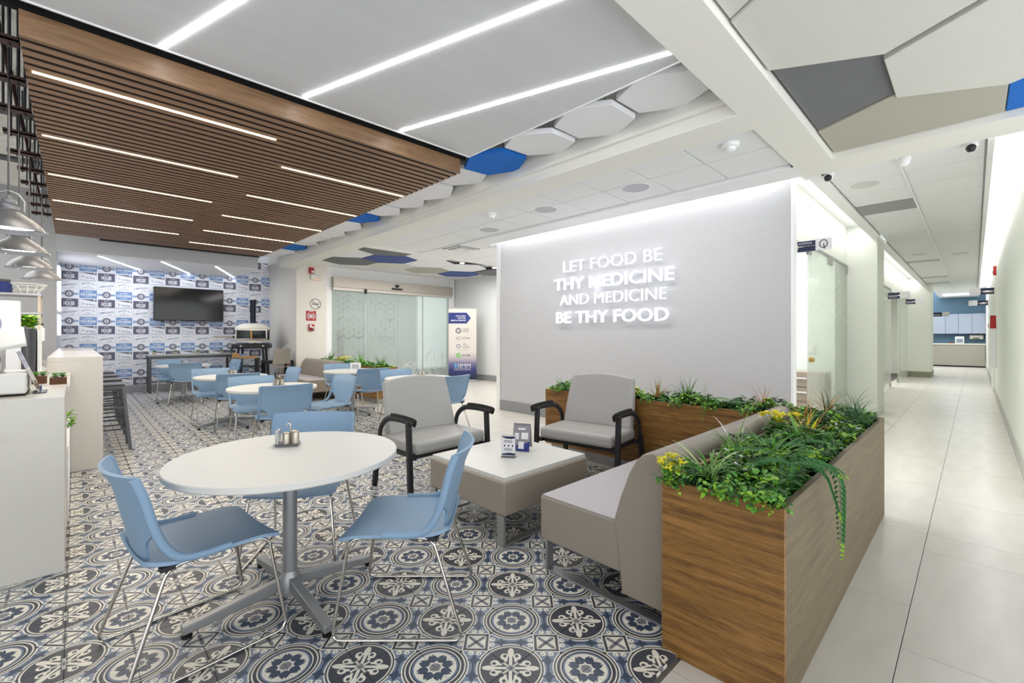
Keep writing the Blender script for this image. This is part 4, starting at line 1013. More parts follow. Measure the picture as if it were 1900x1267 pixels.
for lab, x, y, a in (('blue chair at the nearest round table, facing it from beside the taupe coffee table', 1.19, 1.97, 46),
                     ('blue chair behind the nearest round table, mostly hidden by its white top', 1.02, 2.93, 144),
                     ('blue chair seen from behind at the second round table', 1.66, 5.40, -6),
                     ('blue chair on the kitchen side of the second round table, facing the camera', 1.62, 6.27, 174),
                     ('blue chair turned sideways beside the second round table near the far sofa', 2.33, 5.83, 96),
                     ('blue chair seen from behind at the third round table', 1.68, 7.42, -8),
                     ('blue chair facing the camera across the third round table', 1.55, 8.20, 178),
                     ('blue chair sideways by the third round table in front of the pizza oven tools', 2.34, 7.83, 92),
                     ('blue chair seen from behind at the farthest round table under the television', 1.60, 10.88, -14),
                     ('blue chair facing the camera behind the farthest round table', 1.48, 11.78, 172),
                     ('blue chair sideways at the farthest round table near the pizza oven', 2.30, 11.35, 95),
                     ('blue chair between the table with the white card holder and the far planter', 3.50, 7.98, 178),
                     ('blue chair seen from behind at the table with the white card holder', 3.48, 6.98, -8),
                     ('blue chair behind the table nearest the grey armchair', 3.56, 6.00, 176),
                     ('blue chair peeking out behind the grey armchair backrest', 3.56, 5.02, 6)):
    clone(ch0, lab, (x, y, 0), D(a))
# --- round tables
def make_table(lab, loc, r, rz=0.0):
    t = thing('round_table', lab, 'table', loc, rz, 'round white cafe tables')
    q = MB(); q.lathe([(r - .006, .708), (r, .714), (r, .736), (r - .004, .740), (0, .740)], 64); q.build('table_top', M_laminate, t, smooth=35)
    q = MB(); q.lathe([(.16, .70), (.16, .708), (0, .708)], 24); q.lathe([(.034, .06), (.034, .70)], 24); q.build('column', M_pewter, t, smooth=40)
    q = MB(); q.lathe([(.055, .035), (.055, .10), (.04, .13), (.036, .14)], 20); q.build('hub', M_pewter, t, smooth=40)
    for k in range(4):
        a = k * PI / 2; M_ = RZ(a); q = MB(); k0 = len(q.v)
        q.prism([(.03, .055), (.03, .115), (.40, .062), (.46, .058), (.46, .022), (.40, .026)], -.022, .022, M=M_ @ RX(PI / 2)); l = q.build('leg', M_pewter, t, bevel=.004)
        q = MB(); q.lathe([(.02, .0), (.022, .012), (.012, .014), (.012, .026)], 14, (.44 * math.cos(a), .44 * math.sin(a), 0)); q.build('foot', M_rubber, l, smooth=40)
    return t
make_table('nearest round white table with a salt and pepper caddy', (.80, 2.47, 0), .535, D(2))
for lab, x, y, r in (('second round white table in the row beside the counter', 1.70, 5.83, .48), ('third round white table in the row, before the pizza oven', 1.70, 7.82, .48), ('farthest round white table below the television', 1.61, 11.35, .47),
                     ('round white table holding a white card, near the far sofa', 3.48, 7.55, .48), ('round white table just behind the grey armchair', 3.57, 5.60, .48)):
    make_table(lab, (x, y, 0), r, R.uniform(0, .3))
# --- condiment caddies
M_label = mat('metal_label', '#b8b0a2', .3, metal=.7)
def caddy(lab, loc, rz):
    t = thing('condiment_caddy', lab, 'condiment caddy', loc, rz, 'condiment caddies on the tables')
    q = MB(); q.box(-.065, .065, -.045, .045, 0, .016); q.build('tray', M_acryl, t, bevel=.006)
    for k, (x, y, w, h) in enumerate(((-.045, .0, .014, .085), (.0, -.02, .02, .08), (.045, -.015, .02, .085), (.03, .025, .018, .08))):
        q = MB(); q.lathe([(w, .016), (w, h - .012), (w * .8, h - .004), (0, h)], 14, (x, y, 0)) if k else q.box(x - .008, x + .008, -.035, .035, .014, .088)
        s_ = q.build('shaker' if k else 'packet_holder', M_label if k else M_steel, t, smooth=40)
    q = MB(); q.tube(smooth_path([(.018, 0, .012), (.018, 0, .115), (.006, 0, .125), (-.004, 0, .11)], .012), .004, 8); q.build('loop_handle', M_chrome, t, smooth=60)
caddy('condiment caddy with metal shakers on the nearest round table', (.845, 2.655, .74), D(-30))
caddy('condiment caddy on the second round table beside the counter', (1.76, 5.83, .74), D(-40)); caddy('condiment caddy on the third round table', (1.72, 7.85, .74), D(-40))
caddy('condiment caddy on the farthest round table under the television', (1.62, 11.3, .74), D(-40)); caddy('condiment caddy on the table behind the grey armchair', (3.60, 5.60, .74), D(-40))
o = thing('card_holder', 'white menu card holder standing on the table near the far sofa', 'card holder', (3.55, 7.60, .74), D(-44)); q = MB(); q.box(-.09, .09, -.004, .004, 0.004, .13); q.box(-.09, .09, -.03, .03, 0, .006); q.build('holder', M_paper, o); q = MB()
for k in range(5): q.box(-.06 + .025 * k, -.045 + .025 * k, -.006, -.004, .02, .1)
q.build('printed_lines', M_print_l, o)
# --- guest armchairs (wide), front is -Y
def armchair(lab, loc, rz):
    t = thing('armchair', lab, 'armchair', loc, rz, 'wide grey guest armchairs')
    def cushion(u, v): return None
    q = MB(); q.prism([(-.38, -.29), (.38, -.29), (.385, .22), (-.385, .22)], .36, .47); q.build('seat', M_vinyl_grey, t, bevel=.035, seg=4)
    def back(u, v):
        x = (u - .5) * 2 * (.375 - .035 * v * v); z = .44 + .50 * v + .03 * math.cos(PI * (u - .5)) * v * v - .02 * v
        return (x, .205 + .13 * v + .035 * (1 - (2 * u - 1) ** 2), z)
    q = MB(); q.surf(back, 14, 10, thick=-.075); q.build('backrest', M_vinyl_grey, t, smooth=50, bevel=.02, seg=3)
    q = MB(); q.box(-.37, .37, -.24, .22, .325, .362); q.build('seat_frame', M_blackpl, t)
    for s_ in (-1, 1):
        x = s_ * .425
        q = MB(); q.bar([(x, -.285, 0), (x, -.265, .36), (x, -.25, .645)], .034, .045, ref=(1, 0, 0)); q.build('front_leg', M_blackpl, t, bevel=.005)
        pts = smooth_path([(x, -.33, .640), (x, -.12, .650), (x, .08, .638), (x, .20, .55), (x, .235, .36)], .12, 4)
        q = MB(); q.tube(pts, .026, 10, ry=.015, ref=(1, 0, 0)); q.build('arm', M_blackpl, t, smooth=60)
        q = MB(); q.tube([(x, -.35, .640), (x, -.33, .648), (x, -.2, .656), (x, -.05, .655), (x, .02, .65)], .034, 10, ry=.012, ref=(1, 0, 0)); q.build('arm_pad', M_rubber, t, smooth=60)
        q = MB(); q.bar([(x, .225, .42), (x, .255, .30), (x, .31, 0)], .034, .045, ref=(1, 0, 0)); q.build('rear_leg', M_blackpl, t, bevel=.005)
        q = MB(); q.box(min(x, x - s_ * .06), max(x, x - s_ * .06), -.27, -.22, .325, .36); q.box(min(x, x - s_ * .06), max(x, x - s_ * .06), .19, .24, .325, .36); q.build('frame_bracket', M_blackpl, t)
armchair('wide grey armchair with its back to the round tables', (2.37, 3.47, 0), D(1))
armchair('wide grey armchair in front of the walnut planter below the slogan', (3.56, 2.60, 0), D(-82))
# --- coffee table
ct = thing('coffee_table', 'square taupe upholstered coffee table with a white top', 'coffee table', (2.385, 2.485, 0))
q = MB(); q.box(-.44, .44, -.415, .415, .20, .415); q.build('upholstered_box', M_vinyl_taupe, ct, bevel=.012, seg=3)
q = MB(); q.box(-.425, .425, -.40, .40, .413, .442); q.build('table_top', M_laminate, ct, bevel=.002)
for s_ in (-1, 1):
    y = s_ * .375
    q = MB(); q.box(-.44, -.415, y - .03, y + .03, 0, .20); q.box(.415, .44, y - .03, y + .03, 0, .20); q.box(-.415, .415, y - .03, y + .03, 0, .012); q.build('sled_leg', M_steel, ct, bevel=.002)
o = thing('table_sign', 'clear acrylic card stand with a white leaflet on the coffee table', 'leaflet stand', (2.325, 2.425, .442), D(-56))
q = MB(); q.box(-.055, .055, -.03, .03, 0, .004); q.box(-.055, .055, -.004, .004, .004, .165); q.build('stand', M_acryl, o); q = MB(); q.box(-.05, .05, -.007, -.005, .01, .16); l = q.build('leaflet', M_paper, o)
q = MB(); q.poly([(-.05, -.0075, .155), (-.05, -.0075, .15), (-.02, -.0075, .138), (.02, -.0075, .136), (.05, -.0075, .142), (.05, -.0075, .155)]); q.poly([(-.05, -.0075, .015), (.05, -.0075, .015), (.05, -.0075, .03), (0, -.0075, .034), (-.05, -.0075, .024)])
for z in (.12, .11, .06, .05): q.poly([(-.035, -.0075, z), (.03, -.0075, z), (.03, -.0075, z + .004), (-.035, -.0075, z + .004)])
for x in (-.03, 0, .03): q.poly([(x - .005, -.0075, .078), (x + .005, -.0075, .078), (x + .005, -.0075, .092), (x - .005, -.0075, .092)])
q.build('leaflet_print', M_navyd, l)
o = thing('table_tent', 'grey and navy folded menu card leaning on the coffee table', 'menu card', (2.50, 2.475, .442), D(-62))
M_tent = mat('tent_grey', '#8f8c90', .5)
q = MB(); Mx = RX(D(-14)); q.box(-.07, .07, -.002, .002, 0, .20, M=Mx); q.box(-.07, .07, .088, .092, 0, .195, M=T(0, .006, 0) @ RX(D(13))); l = q.build('card', M_tent, o)
q = MB(); q.poly([tuple(Mx @ Vector(p)) for p in ((-.07, -.0032, .002), (.07, -.0032, .002), (.07, -.0032, .08), (0, -.0032, .05), (-.07, -.0032, .045))]); q.build('navy_corner', M_navy, l)
q = MB()
for x0, x1, z0, z1 in ((-.055, -.02, .09, .14), (.0, .055, .095, .145), (-.02, .025, .02, .075), (-.03, .03, .165, .18)): q.poly([tuple(Mx @ Vector(p)) for p in ((x0, -.004, z0), (x1, -.004, z0), (x1, -.004, z1), (x0, -.004, z1))])
q.build('text_panels', M_paper, l)
# --- benches: profile in (depth, z); depth 0 = front of the seat
def bench(lab, loc, rz, length):
    t = thing('lounge_bench', lab, 'bench', loc, rz, 'taupe lounge benches')
    MX = Matrix(((0, 0, 1, 0), (1, 0, 0, 0), (0, 1, 0, 0), (0, 0, 0, 1)))       # prism (a,b,c) -> x=c, y=a, z=b
    q = MB(); q.prism([(0, .175), (.532, .175), (.518, .425), (0, .425)], .005, length - .005, M=MX); q.build('seat_box', M_vinyl_taupe, t, bevel=.012, seg=3)
    q = MB(); q.box(.01, length - .01, .012, .50, .424, .433); q.build('seat_pad', M_vinyl_seat, t, bevel=.004)
    prof = [(.50, .43), (.535, .55), (.585, .68), (.62, .745), (.66, .785), (.71, .80), (.755, .79), (.775, .765), (.785, .70), (.785, .08), (.545, .08), (.535, .175), (.52, .3)]
    q = MB(); q.prism(prof, 0, length, M=MX); q.build('backrest', M_vinyl_taupe, t, smooth=35, bevel=.006)
    q = MB(); q.tube([(-.001, a, c) for a, c in prof[:9]], .004, 6, ref=(1, 0, 0)); q.build('piping', mat('taupe_piping', '#857c70', .5), t)
    for x in (.012, length - .07):
        q = MB(); q.box(x, x + .055, .03, .045, 0, .175); q.box(x, x + .055, .03, .76, 0, .01); q.box(x, x + .055, .745, .76, 0, .08); q.build('sled_leg', M_pewter, t, bevel=.002)
    return t
bench('long taupe vinyl bench backed by the large walnut planter', (3.95, 1.755, 0), PI, 2.02)
bench('taupe bench by the cream column, farther off near the sliding doors', (3.38, 11.38, 0), D(-90), 1.96)
# ================================================================ PLANTERS AND PLANTS
def planter(name, lab, x0, x1, y0, y1, h, toe=.1, side=None):
    t = thing(name, lab, 'planter', ((x0 + x1) / 2, (y0 + y1) / 2, -.012)); w, d = (x1 - x0) / 2, (y1 - y0) / 2; th = .025
    q = MB(); q.box(-w, -w + th, -d, d, toe, h); q.build('end_panel', M_planter_y, t, bevel=.0015, seg=1)
    q = MB(); q.box(w - th, w, -d, d, toe, h); q.build('end_panel', M_planter_y, t, bevel=.0015, seg=1)
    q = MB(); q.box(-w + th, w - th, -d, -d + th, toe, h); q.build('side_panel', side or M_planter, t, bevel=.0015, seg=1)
    q = MB(); q.box(-w + th, w - th, d - th, d, toe, h); q.build('side_panel', M_planter, t, bevel=.0015, seg=1)
    q = MB(); q.box(-w + th, w - th, -d + th, d - th, toe, h - .06); q.build('soil', M_soil, t)
    q = MB(); q.box(-w + .05, w - .05, -d + .05, d - .05, .0, toe); q.build('plinth', M_steel, t)
    return t
PZ = .725
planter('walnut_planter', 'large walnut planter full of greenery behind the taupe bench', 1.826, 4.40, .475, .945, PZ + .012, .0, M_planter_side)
planter('walnut_planter', 'walnut planter along the slogan side behind the grey armchair', 3.95, 4.40, .96, 3.50, PZ + .012, .11)
planter('walnut_planter', 'far walnut planter behind the bench by the sliding doors', 4.28, 4.72, 8.2, 11.5, .72, .1)
G = dict(deep=mat('leaf_deep', '#3a6b2b', .45), mid=mat('leaf_mid', '#5c9a3a', .45), lime=mat('leaf_lime', '#8fc02f', .45), dark=mat('leaf_dark', '#2b5230', .45),
         grass=mat('leaf_grass', '#6c9a4a', .45), pale=mat('leaf_pale', '#b9d08f', .45), rust=mat('leaf_rust', '#b07a3c', .5), yellow=mat('leaf_yellow', '#f2e838', .5), white=mat('petal_white', '#f0f0ee', .5), red=mat('berry_red', '#b0323c', .4),
         fern=mat('leaf_fern', '#2f7032', .45), succ=mat('leaf_succulent', '#a9c9a4', .45))
RNG = random.Random(11)
def leaf(q, p, d, L_, w, mi=0, up=(0, 0, 1), droop=0.25):
    """folded oval leaf, 2 quads + 2 tris"""
    p = Vector(p); d = Vector(d).normalized(); s_ = d.cross(Vector(up))
    if s_.length < .05: s_ = d.cross(Vector((1, 0, 0)))
    s_.normalize(); n = s_.cross(d).normalized()
    m1 = p + d * L_ * .35 + n * L_ * .05; m2 = p + d * L_ * .72 + n * L_ * (.03 - droop * .2); e = p + d * L_ - n * L_ * droop * .6
    k = len(q.v)
    q.v += [tuple(p), tuple(m1 + s_ * w * .5 + n * w * .18), tuple(m1), tuple(m1 - s_ * w * .5 + n * w * .18), tuple(m2 + s_ * w * .42 + n * w * .12), tuple(m2), tuple(m2 - s_ * w * .42 + n * w * .12), tuple(e)]
    for f in ((0, 2, 1), (0, 3, 2), (1, 2, 5, 4), (2, 3, 6, 5), (4, 5, 7), (5, 6, 7)): q.face([k + i for i in f], mi)
def blade(q, p, az, elev, L_, w, mi=0, curl=1.0, n=6):
    """arching strap leaf"""
    pts = []; pos = Vector(p); e = elev; st = L_ / n
    for i in range(n + 1):
        pts.append((pos.copy(), e)); pos = pos + Vector((math.cos(az) * math.cos(e), math.sin(az) * math.cos(e), math.sin(e))) * st; e -= curl / n * (0.5 + i / n)
    side = Vector((-math.sin(az), math.cos(az), 0)); k = len(q.v)
    for i, (c, e_) in enumerate(pts):
        t = i / n; ww = w * (0.55 + .9 * t if t < .4 else .91 * (1 - (t - .4) / .6) ** .8) * .5 + .0004
        nn = Vector((-math.sin(e_) * math.cos(az), -math.sin(e_) * math.sin(az), math.cos(e_)))
        q.v += [tuple(c + side * ww + nn * ww * .3), tuple(c), tuple(c - side * ww + nn * ww * .3)]
    for i in range(n):
        a = k + 3 * i; q.face((a, a + 1, a + 4, a + 3), mi); q.face((a + 1, a + 2, a + 5, a + 4), mi)
def rv(a, c): return RNG.uniform(a, c)
def leafy_field(x0, x1, y0, y1, z, n, hgt, mats_, seed=0, size=.04):
    q = MB()
    for k in range(n):
        x, y = rv(x0, x1), rv(y0, y1); zz = z + hgt * (.2 + .8 * RNG.random() ** 1.3) * (.55 + .45 * math.sin(x * 9 + y * 4) * math.sin(y * 13 + 2))
        mi = int(len(mats_) * abs(math.sin(x * 3.1 + seed) * math.cos(y * 5.3 + x + seed)) * .999) if RNG.random() < .75 else RNG.randrange(len(mats_))
        for c in range(4):
            a = rv(0, 2 * PI); leaf(q, (x, y, zz), (math.cos(a), math.sin(a), rv(-.2, .8)), size * rv(.6, 1.3), size * rv(.4, .7), mi)
    return q
def plant(name, lab, cat, loc, q, mats_, part='foliage', kind=None):
    o = thing(name, lab, cat, loc, 0, 'plants in the planters'); m = q.build(part, mats_, o)
    return o
def grass(name, lab, loc, n, L_, w, m, elev=(.5, 1.45), curl=(.6, 1.6), cat='plant'):
    q = MB()
    for k in range(n): blade(q, (rv(-.025, .025), rv(-.025, .025), 0), rv(0, 2 * PI), rv(*elev), L_ * rv(.6, 1.1), w * rv(.7, 1.2), RNG.randrange(len(m)), rv(*curl))
    return plant(name, lab, cat, loc, q, m, 'blades')
def frond_mesh(L_, w, curl, m, n=26, tips=None):
    q = MB(); pos = Vector((0, 0, 0)); e = curl[0]; st = L_ / n; rach = []
    for i in range(n + 1):
        rach.append(pos.copy()); t = i / n
        d = Vector((math.cos(e), 0, math.sin(e)))
        if i > 1:
            ll = w * math.sin(PI * min(1, .12 + .88 * t)) ** .7 * (1 - .25 * t) + .004
            for s_ in (-1, 1):
                dd = (Vector((0, s_, 0)) + d * .35 + Vector((0, 0, -.15))).normalized(); leaf(q, pos, dd, ll, st * .72, 1 if (tips and t > .86) else 0, droop=.3)
        pos = pos + d * st; e += (curl[1] / n) if len(curl) < 3 else (curl[1] / (n * curl[2]) if t < curl[2] else 0)
    q.tube(rach, .0016, 4, mi=0, r_end=.0006); return q.data('frond', m)
def fern(name, lab, loc, specs, m):
    o = thing(name, lab, 'fern', loc, 0, 'plants in the planters')
    for (az, L_, w, e0, *cu) in specs: link('frond', frond_mesh(L_, w, (e0, *cu), m, tips=True), o, (0, 0, 0), (0, 0, az))
    return o
def flowers(name, lab, loc, n, rad, m, size=.03, hgt=.1):
    q = MB()
    for k in range(n):
        a = rv(0, 2 * PI); r = rad * RNG.random() ** .5; c = Vector((r * math.cos(a), r * math.sin(a), hgt * rv(.5, 1.1)))
        for j in range(9):
            b_ = rv(0, 2 * PI); leaf(q, c, (math.cos(b_), math.sin(b_), rv(.1, 1.2)), size * rv(.7, 1.2), size * .4, 0)
        q.cyl((c.x * .4, c.y * .4, 0), tuple(c), .0015, 4, mi=1)
    return plant(name, lab, 'flowers', loc, q, m, 'blooms')
# ground cover of the three planters (nobody could count these leaves)
z0 = PZ - .055
o = leafy_field(1.86, 4.37, .51, .92, z0, 4300, .155, [G['deep'], G['mid'], G['dark'], G['lime'], G['deep']], 0, .034).build('foliage', [G['deep'], G['mid'], G['dark'], G['lime'], G['deep']]); tag(o, 'dense mixed green ground cover filling the large planter', 'foliage', kind='stuff')
o = leafy_field(3.98, 4.37, .98, 3.47, z0, 2400, .15, [G['deep'], G['mid'], G['dark'], G['lime'], G['dark']], 2, .04).build('foliage', [G['deep'], G['mid'], G['dark'], G['lime'], G['dark']]); tag(o, 'dense green ground cover in the planter below the slogan', 'foliage', kind='stuff')
o = leafy_field(4.31, 4.69, 8.25, 11.4, .66, 900, .14, [G['mid'], G['lime'], G['deep'], G['mid']], 3, .06).build('foliage', [G['mid'], G['lime'], G['deep'], G['mid']]); tag(o, 'bright green ground cover in the far planter by the doors', 'foliage', kind='stuff')
# leaves spilling over the rims
q = MB()
for (x, y) in [(1.83, .90), (1.83, .72), (1.83, .63), (1.84, .53), (3.95, 2.2), (3.95, 1.9), (3.95, 1.6), (3.95, 1.3), (3.94, 3.3)]:
    for k in range(120):
        leaf(q, (x + rv(-.05, .06), y + rv(-.06, .06), PZ + rv(-.02, .05)), (rv(-1, .4), rv(-.6, .6), rv(-.5, .5)), rv(.016, .03), rv(.011, .02), RNG.randrange(3))
o = q.build('foliage', [G['mid'], G['deep'], G['lime']]); tag(o, 'small leaves spilling over the walnut planter rims', 'foliage', kind='stuff')
zt = PZ + .01
grass('spider_plant', 'arching striped spider plant at the near end of the large planter', (1.98, .80, zt), 34, .23, .011, [G['grass'], G['mid'], G['pale']], (.3, 1.4), (.8, 2.0))
grass('spider_plant', 'second spider plant in the middle of the large planter behind the fern', (2.38, .68, zt), 30, .25, .011, [G['grass'], G['mid']], (.4, 1.4), (.8, 2.0))
grass('spider_plant', 'spider plant beside the bench back in the large planter', (2.36, .84, zt), 26, .22, .011, [G['grass'], G['grass'], G['mid']], (.2, 1.2), (.8, 1.8))
grass('white_grass', 'pale white tipped grass tuft against the bench back', (2.55, .90, zt), 20, .24, .008, [G['pale'], G['white'], G['grass']], (.6, 1.4), (.3, 1.0))
grass('rust_grass', 'rust coloured spiky grass near the far end of the large planter', (3.25, .72, zt), 30, .22, .007, [G['rust'], G['rust'], G['yellow']], (.3, 1.3), (.2, 1.0))
grass('rust_grass', 'rust coloured grass tuft by the corner of the two planters', (3.65, .85, zt), 24, .20, .007, [G['rust'], G['mid']], (.3, 1.3), (.2, 1.0))
grass('strap_leaf', 'broad strap leaved tuft in the far half of the large planter', (2.95, .70, zt), 12, .2, .022, [G['mid'], G['grass']], (.4, 1.2), (.6, 1.6))
grass('wiry_grass', 'dark wiry grass arching at the far end of the large planter', (4.1, .62, zt), 34, .27, .005, [G['dark'], G['deep']], (.5, 1.5), (.8, 2.2))
grass('wiry_grass', 'dark wiry grass tuft at the back corner of the large planter', (4.25, .80, zt), 30, .25, .005, [G['dark'], G['deep'], G['rust']], (.5, 1.5), (.6, 2.0))
grass('wiry_grass', 'dark wiry grass leaning over the corridor rim of the large planter', (3.9, .55, zt), 24, .25, .005, [G['dark'], G['deep']], (.5, 1.4), (.8, 2.2))
fern('trailing_fern', 'long green fern trailing over the corridor side of the large planter', (2.22, .56, zt + .06), [(D(-52), .58, .05, .55, -2.05, .45), (D(-75), .34, .045, .5, -1.8, .5), (D(-40), .30, .045, .3, -1.2), (D(150), .26, .045, .5, -1.1), (D(-100), .22, .04, .5, -1.2), (D(110), .26, .045, .7, -1.2), (D(190), .22, .04, .3, -1.0), (D(-10), .26, .04, .6, -1.3)], [G['fern'], G['lime']])
fern('fern', 'feathery fern in the centre of the large planter', (2.62, .70, zt + .03), [(D(a), .24, .04, .7, -1.1) for a in (20, 95, 160, 230, 300)], [G['fern'], G['mid']])
flowers('yellow_flowers', 'yellow blossom spray at the near corner of the large planter', (1.87, .93, zt - .02), 26, .07, [G['yellow'], G['mid']], .022, .09)
flowers('yellow_flowers', 'yellow mum cluster beside the end of the bench back', (3.35, .88, zt), 22, .13, [G['yellow'], G['mid']], .035, .10)
flowers('white_flowers', 'tiny white blossoms near the front of the large planter', (2.08, .72, zt), 10, .12, [G['white'], G['deep']], .012, .10)
flowers('white_flowers', 'tiny pale blossoms in the far half of the large planter', (3.05, .62, zt), 10, .2, [G['white'], G['deep']], .012, .12)
q = MB()
for k in range(40):
    a = rv(0, 2 * PI); leaf(q, (rv(-.07, .07), rv(-.07, .07), rv(.0, .08)), (math.cos(a), math.sin(a), rv(.1, 1)), rv(.028, .045), rv(.018, .03), RNG.randrange(2))
plant('leafy_sprig', 'glossy round leaved sprig at the near rim of the large planter', 'plant', (1.96, .60, zt - .02), q, [G['mid'], G['lime']])
# second planter
grass('rust_grass', 'rust brown grass tuft behind the grey armchair below the slogan', (4.15, 2.20, zt), 34, .24, .007, [G['rust'], G['rust'], G['mid']], (.5, 1.5), (.1, .8))
grass('spiky_grass', 'spiky blue green grass tuft below the slogan next to the rust one', (4.2, 1.92, zt), 34, .26, .009, [G['deep'], G['grass']], (.5, 1.5), (.1, .7))
grass('rust_grass', 'rust grass near the meeting corner under the slogan', (4.2, 1.25, zt), 28, .24, .007, [G['rust'], G['rust']], (.3, 1.3), (.1, .8))
fern('fern', 'upright bright fern in the planter below the slogan', (4.02, 1.66, zt), [(D(180), .20, .035, 1.45, -.2), (D(190), .24, .035, .3, -2.2), (D(60), .22, .04, .8, -1.0), (D(-60), .2, .04, .8, -1.0)], [G['mid'], G['lime']])
fern('fern', 'soft fern between the rust grass tufts below the slogan', (4.15, 1.45, zt), [(D(a), .22, .04, .8, -1.2) for a in (10, 90, 200, 280)], [G['fern'], G['mid']])
flowers('yellow_flowers', 'yellow blossom clump spilling beside the grey armchair', (3.97, 2.42, zt - .06), 34, .11, [G['yellow'], G['lime']], .045, .14)
flowers('yellow_flowers', 'low yellow blossoms hanging down the planter by the armchair', (3.93, 2.42, zt - .18), 18, .06, [G['yellow'], G['lime']], .04, .1)
grass('spiky_grass', 'narrow leaved tuft at the lobby end of the planter below the slogan', (4.08, 3.36, zt - .03), 30, .24, .011, [G['grass'], G['mid'], G['white']], (.2, 1.4), (.5, 1.5))
grass('spiky_grass', 'thin grass rising behind the armchair back below the slogan', (4.15, 2.95, zt), 18, .22, .006, [G['grass'], G['deep']], (.7, 1.5), (.1, .6))
# far planter
grass('spiky_grass', 'grass tuft behind the far bench nearest the cream column', (4.5, 11.0, .72), 26, .30, .016, [G['mid'], G['deep']], (.5, 1.5), (.3, 1.2))
grass('spiky_grass', 'grass tuft in the middle of the far planter', (4.5, 9.4, .72), 26, .32, .018, [G['mid'], G['lime']], (.4, 1.5), (.3, 1.2))
grass('spiky_grass', 'dark grass tuft at the lobby end of the far planter', (4.5, 8.5, .72), 30, .34, .014, [G['deep'], G['mid']], (.4, 1.4), (.2, 1.0))
flowers('yellow_flowers', 'yellow blossoms in the far planter by the frosted doors', (4.45, 10.1, .74), 22, .22, [G['yellow'], G['mid']], .05, .1)
# ================================================================ COUNTERS
q = MB(); q.box(-3.0, -.04, 3.63, 4.55, -.0, 1.0); o = q.build('service_counter', M_quartz, bevel=.003); tag(o, 'white veined quartz counter block with the till on top', 'counter')
ctr = thing('display_counter', 'low white display counter with planting niche between the quartz blocks', 'counter', (-.5, 5.37, 0))
q = MB(); q.box(-.4, .475, -.815, .825, .94, .985); q.build('worktop', M_quartz, ctr, bevel=.003); q = MB(); q.box(-.4, .40, -.81, .82, 0, .94); q.build('body', M_white, ctr)
q = MB(); q.box(.40, .47, -.81, .82, 0, .55); q.build('planting_ledge', M_white, ctr, bevel=.003)
q = MB()
for k in range(60): a = rv(0, 2 * PI); leaf(q, (rv(-.02, .04), rv(-.06, .06), rv(0, .12)), (math.cos(a), math.sin(a), rv(-.3, 1)), .045, .025, RNG.randrange(2))
plant('potted_herb', 'small bright green herb poking out of the counter niche', 'plant', (-.05, 5.55, .55), q, [G['lime'], G['mid']])
bar_ = thing('bar_counter', 'tall white quartz bar with waterfall end beside the stools', 'bar counter', (.01, 6.2, 0)); q = MB(); q.box(-.20, .20, 0, 4.5, 1.09, 1.135); q.build('worktop', M_quartz, bar_, bevel=.002); q = MB(); q.box(-.20, .20, 0, .045, 0, 1.09); q.build('waterfall_end', M_quartz, bar_, bevel=.002); q = MB(); q.box(-.18, .02, .05, 4.45, 0, 1.09); q.build('body', M_white, bar_)
q = MB(); q.box(-3.5, -.25, 6.3, 11.2, .0, .92); o = q.build('kitchen_counter', M_quartz, bevel=.003); tag(o, 'low white kitchen counter behind the bar', 'counter')
# till
o = thing('cash_till', 'white touch screen till on the quartz counter', 'till', (-.36, 4.05, 1.0)); q = MB(); q.box(-.4, .16, -.22, .22, .012, .13); q.build('drawer_base', M_laminate, o, bevel=.01); q = MB(); q.box(-.4, .155, -.21, .21, 0, .012); q.build('feet', M_rubber, o)
q = MB(); q.box(-.18, .06, -.08, .1, .13, .28); s_ = q.build('stand', M_laminate, o, bevel=.02); q = MB(); q.box(-.01, .015, -.084, -.08, .19, .225); q.box(.035, .05, -.084, -.08, .19, .225); q.build('port', M_blackpl, s_)
q = MB(); q.box(-.3, .15, -.14, .14, -.012, .012, M=T(0, -.02, .31) @ RY(D(-14)) @ RX(D(22))); q.build('tilted_screen', M_laminate, o, bevel=.006)
q = MB(); q.box(-.02, .02, -.10, .10, 0, .30); o2 = thing('menu_stand', 'clear slanted menu stand leaning beside the till', 'menu stand', (-.15, 4.02, 1.0), 0); q = MB(); q.box(-.004, .004, -.1, .1, 0, .27, M=RY(D(-20))); q.build('acrylic_sheet', M_acryl, o2); q = MB(); q.box(-.03, .03, -.1, .1, 0, .006); q.build('foot', M_acryl, o2); q = MB(); q.box(.002, .006, -.09, .02, .012, .045); q.build('blue_clip', M_navy, o2)
o = thing('paper_bag', 'tall white printed paper bag standing behind the till', 'paper bag', (-.42, 5.0, .985)); q = MB(); q.box(-.07, .13, -.06, .06, 0, .62); q.build('bag', M_paper, o, bevel=.008); q = MB(); q.tube([(.0 + .035 * math.cos(a * PI / 9), -.064, .45 + .06 * math.sin(a * PI / 9)) for a in range(18)], .006, 6, closed=True, ref=(0, 1, 0)); q.box(-.02, .03, -.064, -.06, .05, .3); q.build('bag_print', M_print_l, o)
for (x, y, z, s_, lab) in ((-.56, 5.1, 1.52, 1.0, 'bright lime green potted plant peeking from the frame edge by the paper bag'), (-.30, 5.7, 1.54, 1.0, 'bright lime green potted plant between the paper bag and kitchen shelf')):
    o = thing('potted_plant', lab, 'potted plant', (x, y, .985)); h_ = z - .12 - .985 - .01; q = MB(); q.lathe([(.05, 0), (.065, h_), (.06, h_), (.0, h_ - .02)], 16); q.build('pot', M_gun, o, smooth=40); q = MB()
    for k in range(170): a = rv(0, 2 * PI); leaf(q, (rv(-.06, .06), rv(-.06, .06), h_ + rv(0, .09)), (math.cos(a), math.sin(a), rv(0, 1)), .05, .04, RNG.randrange(3))
    q.build('foliage', [G['lime'], G['lime'], G['mid']], o)
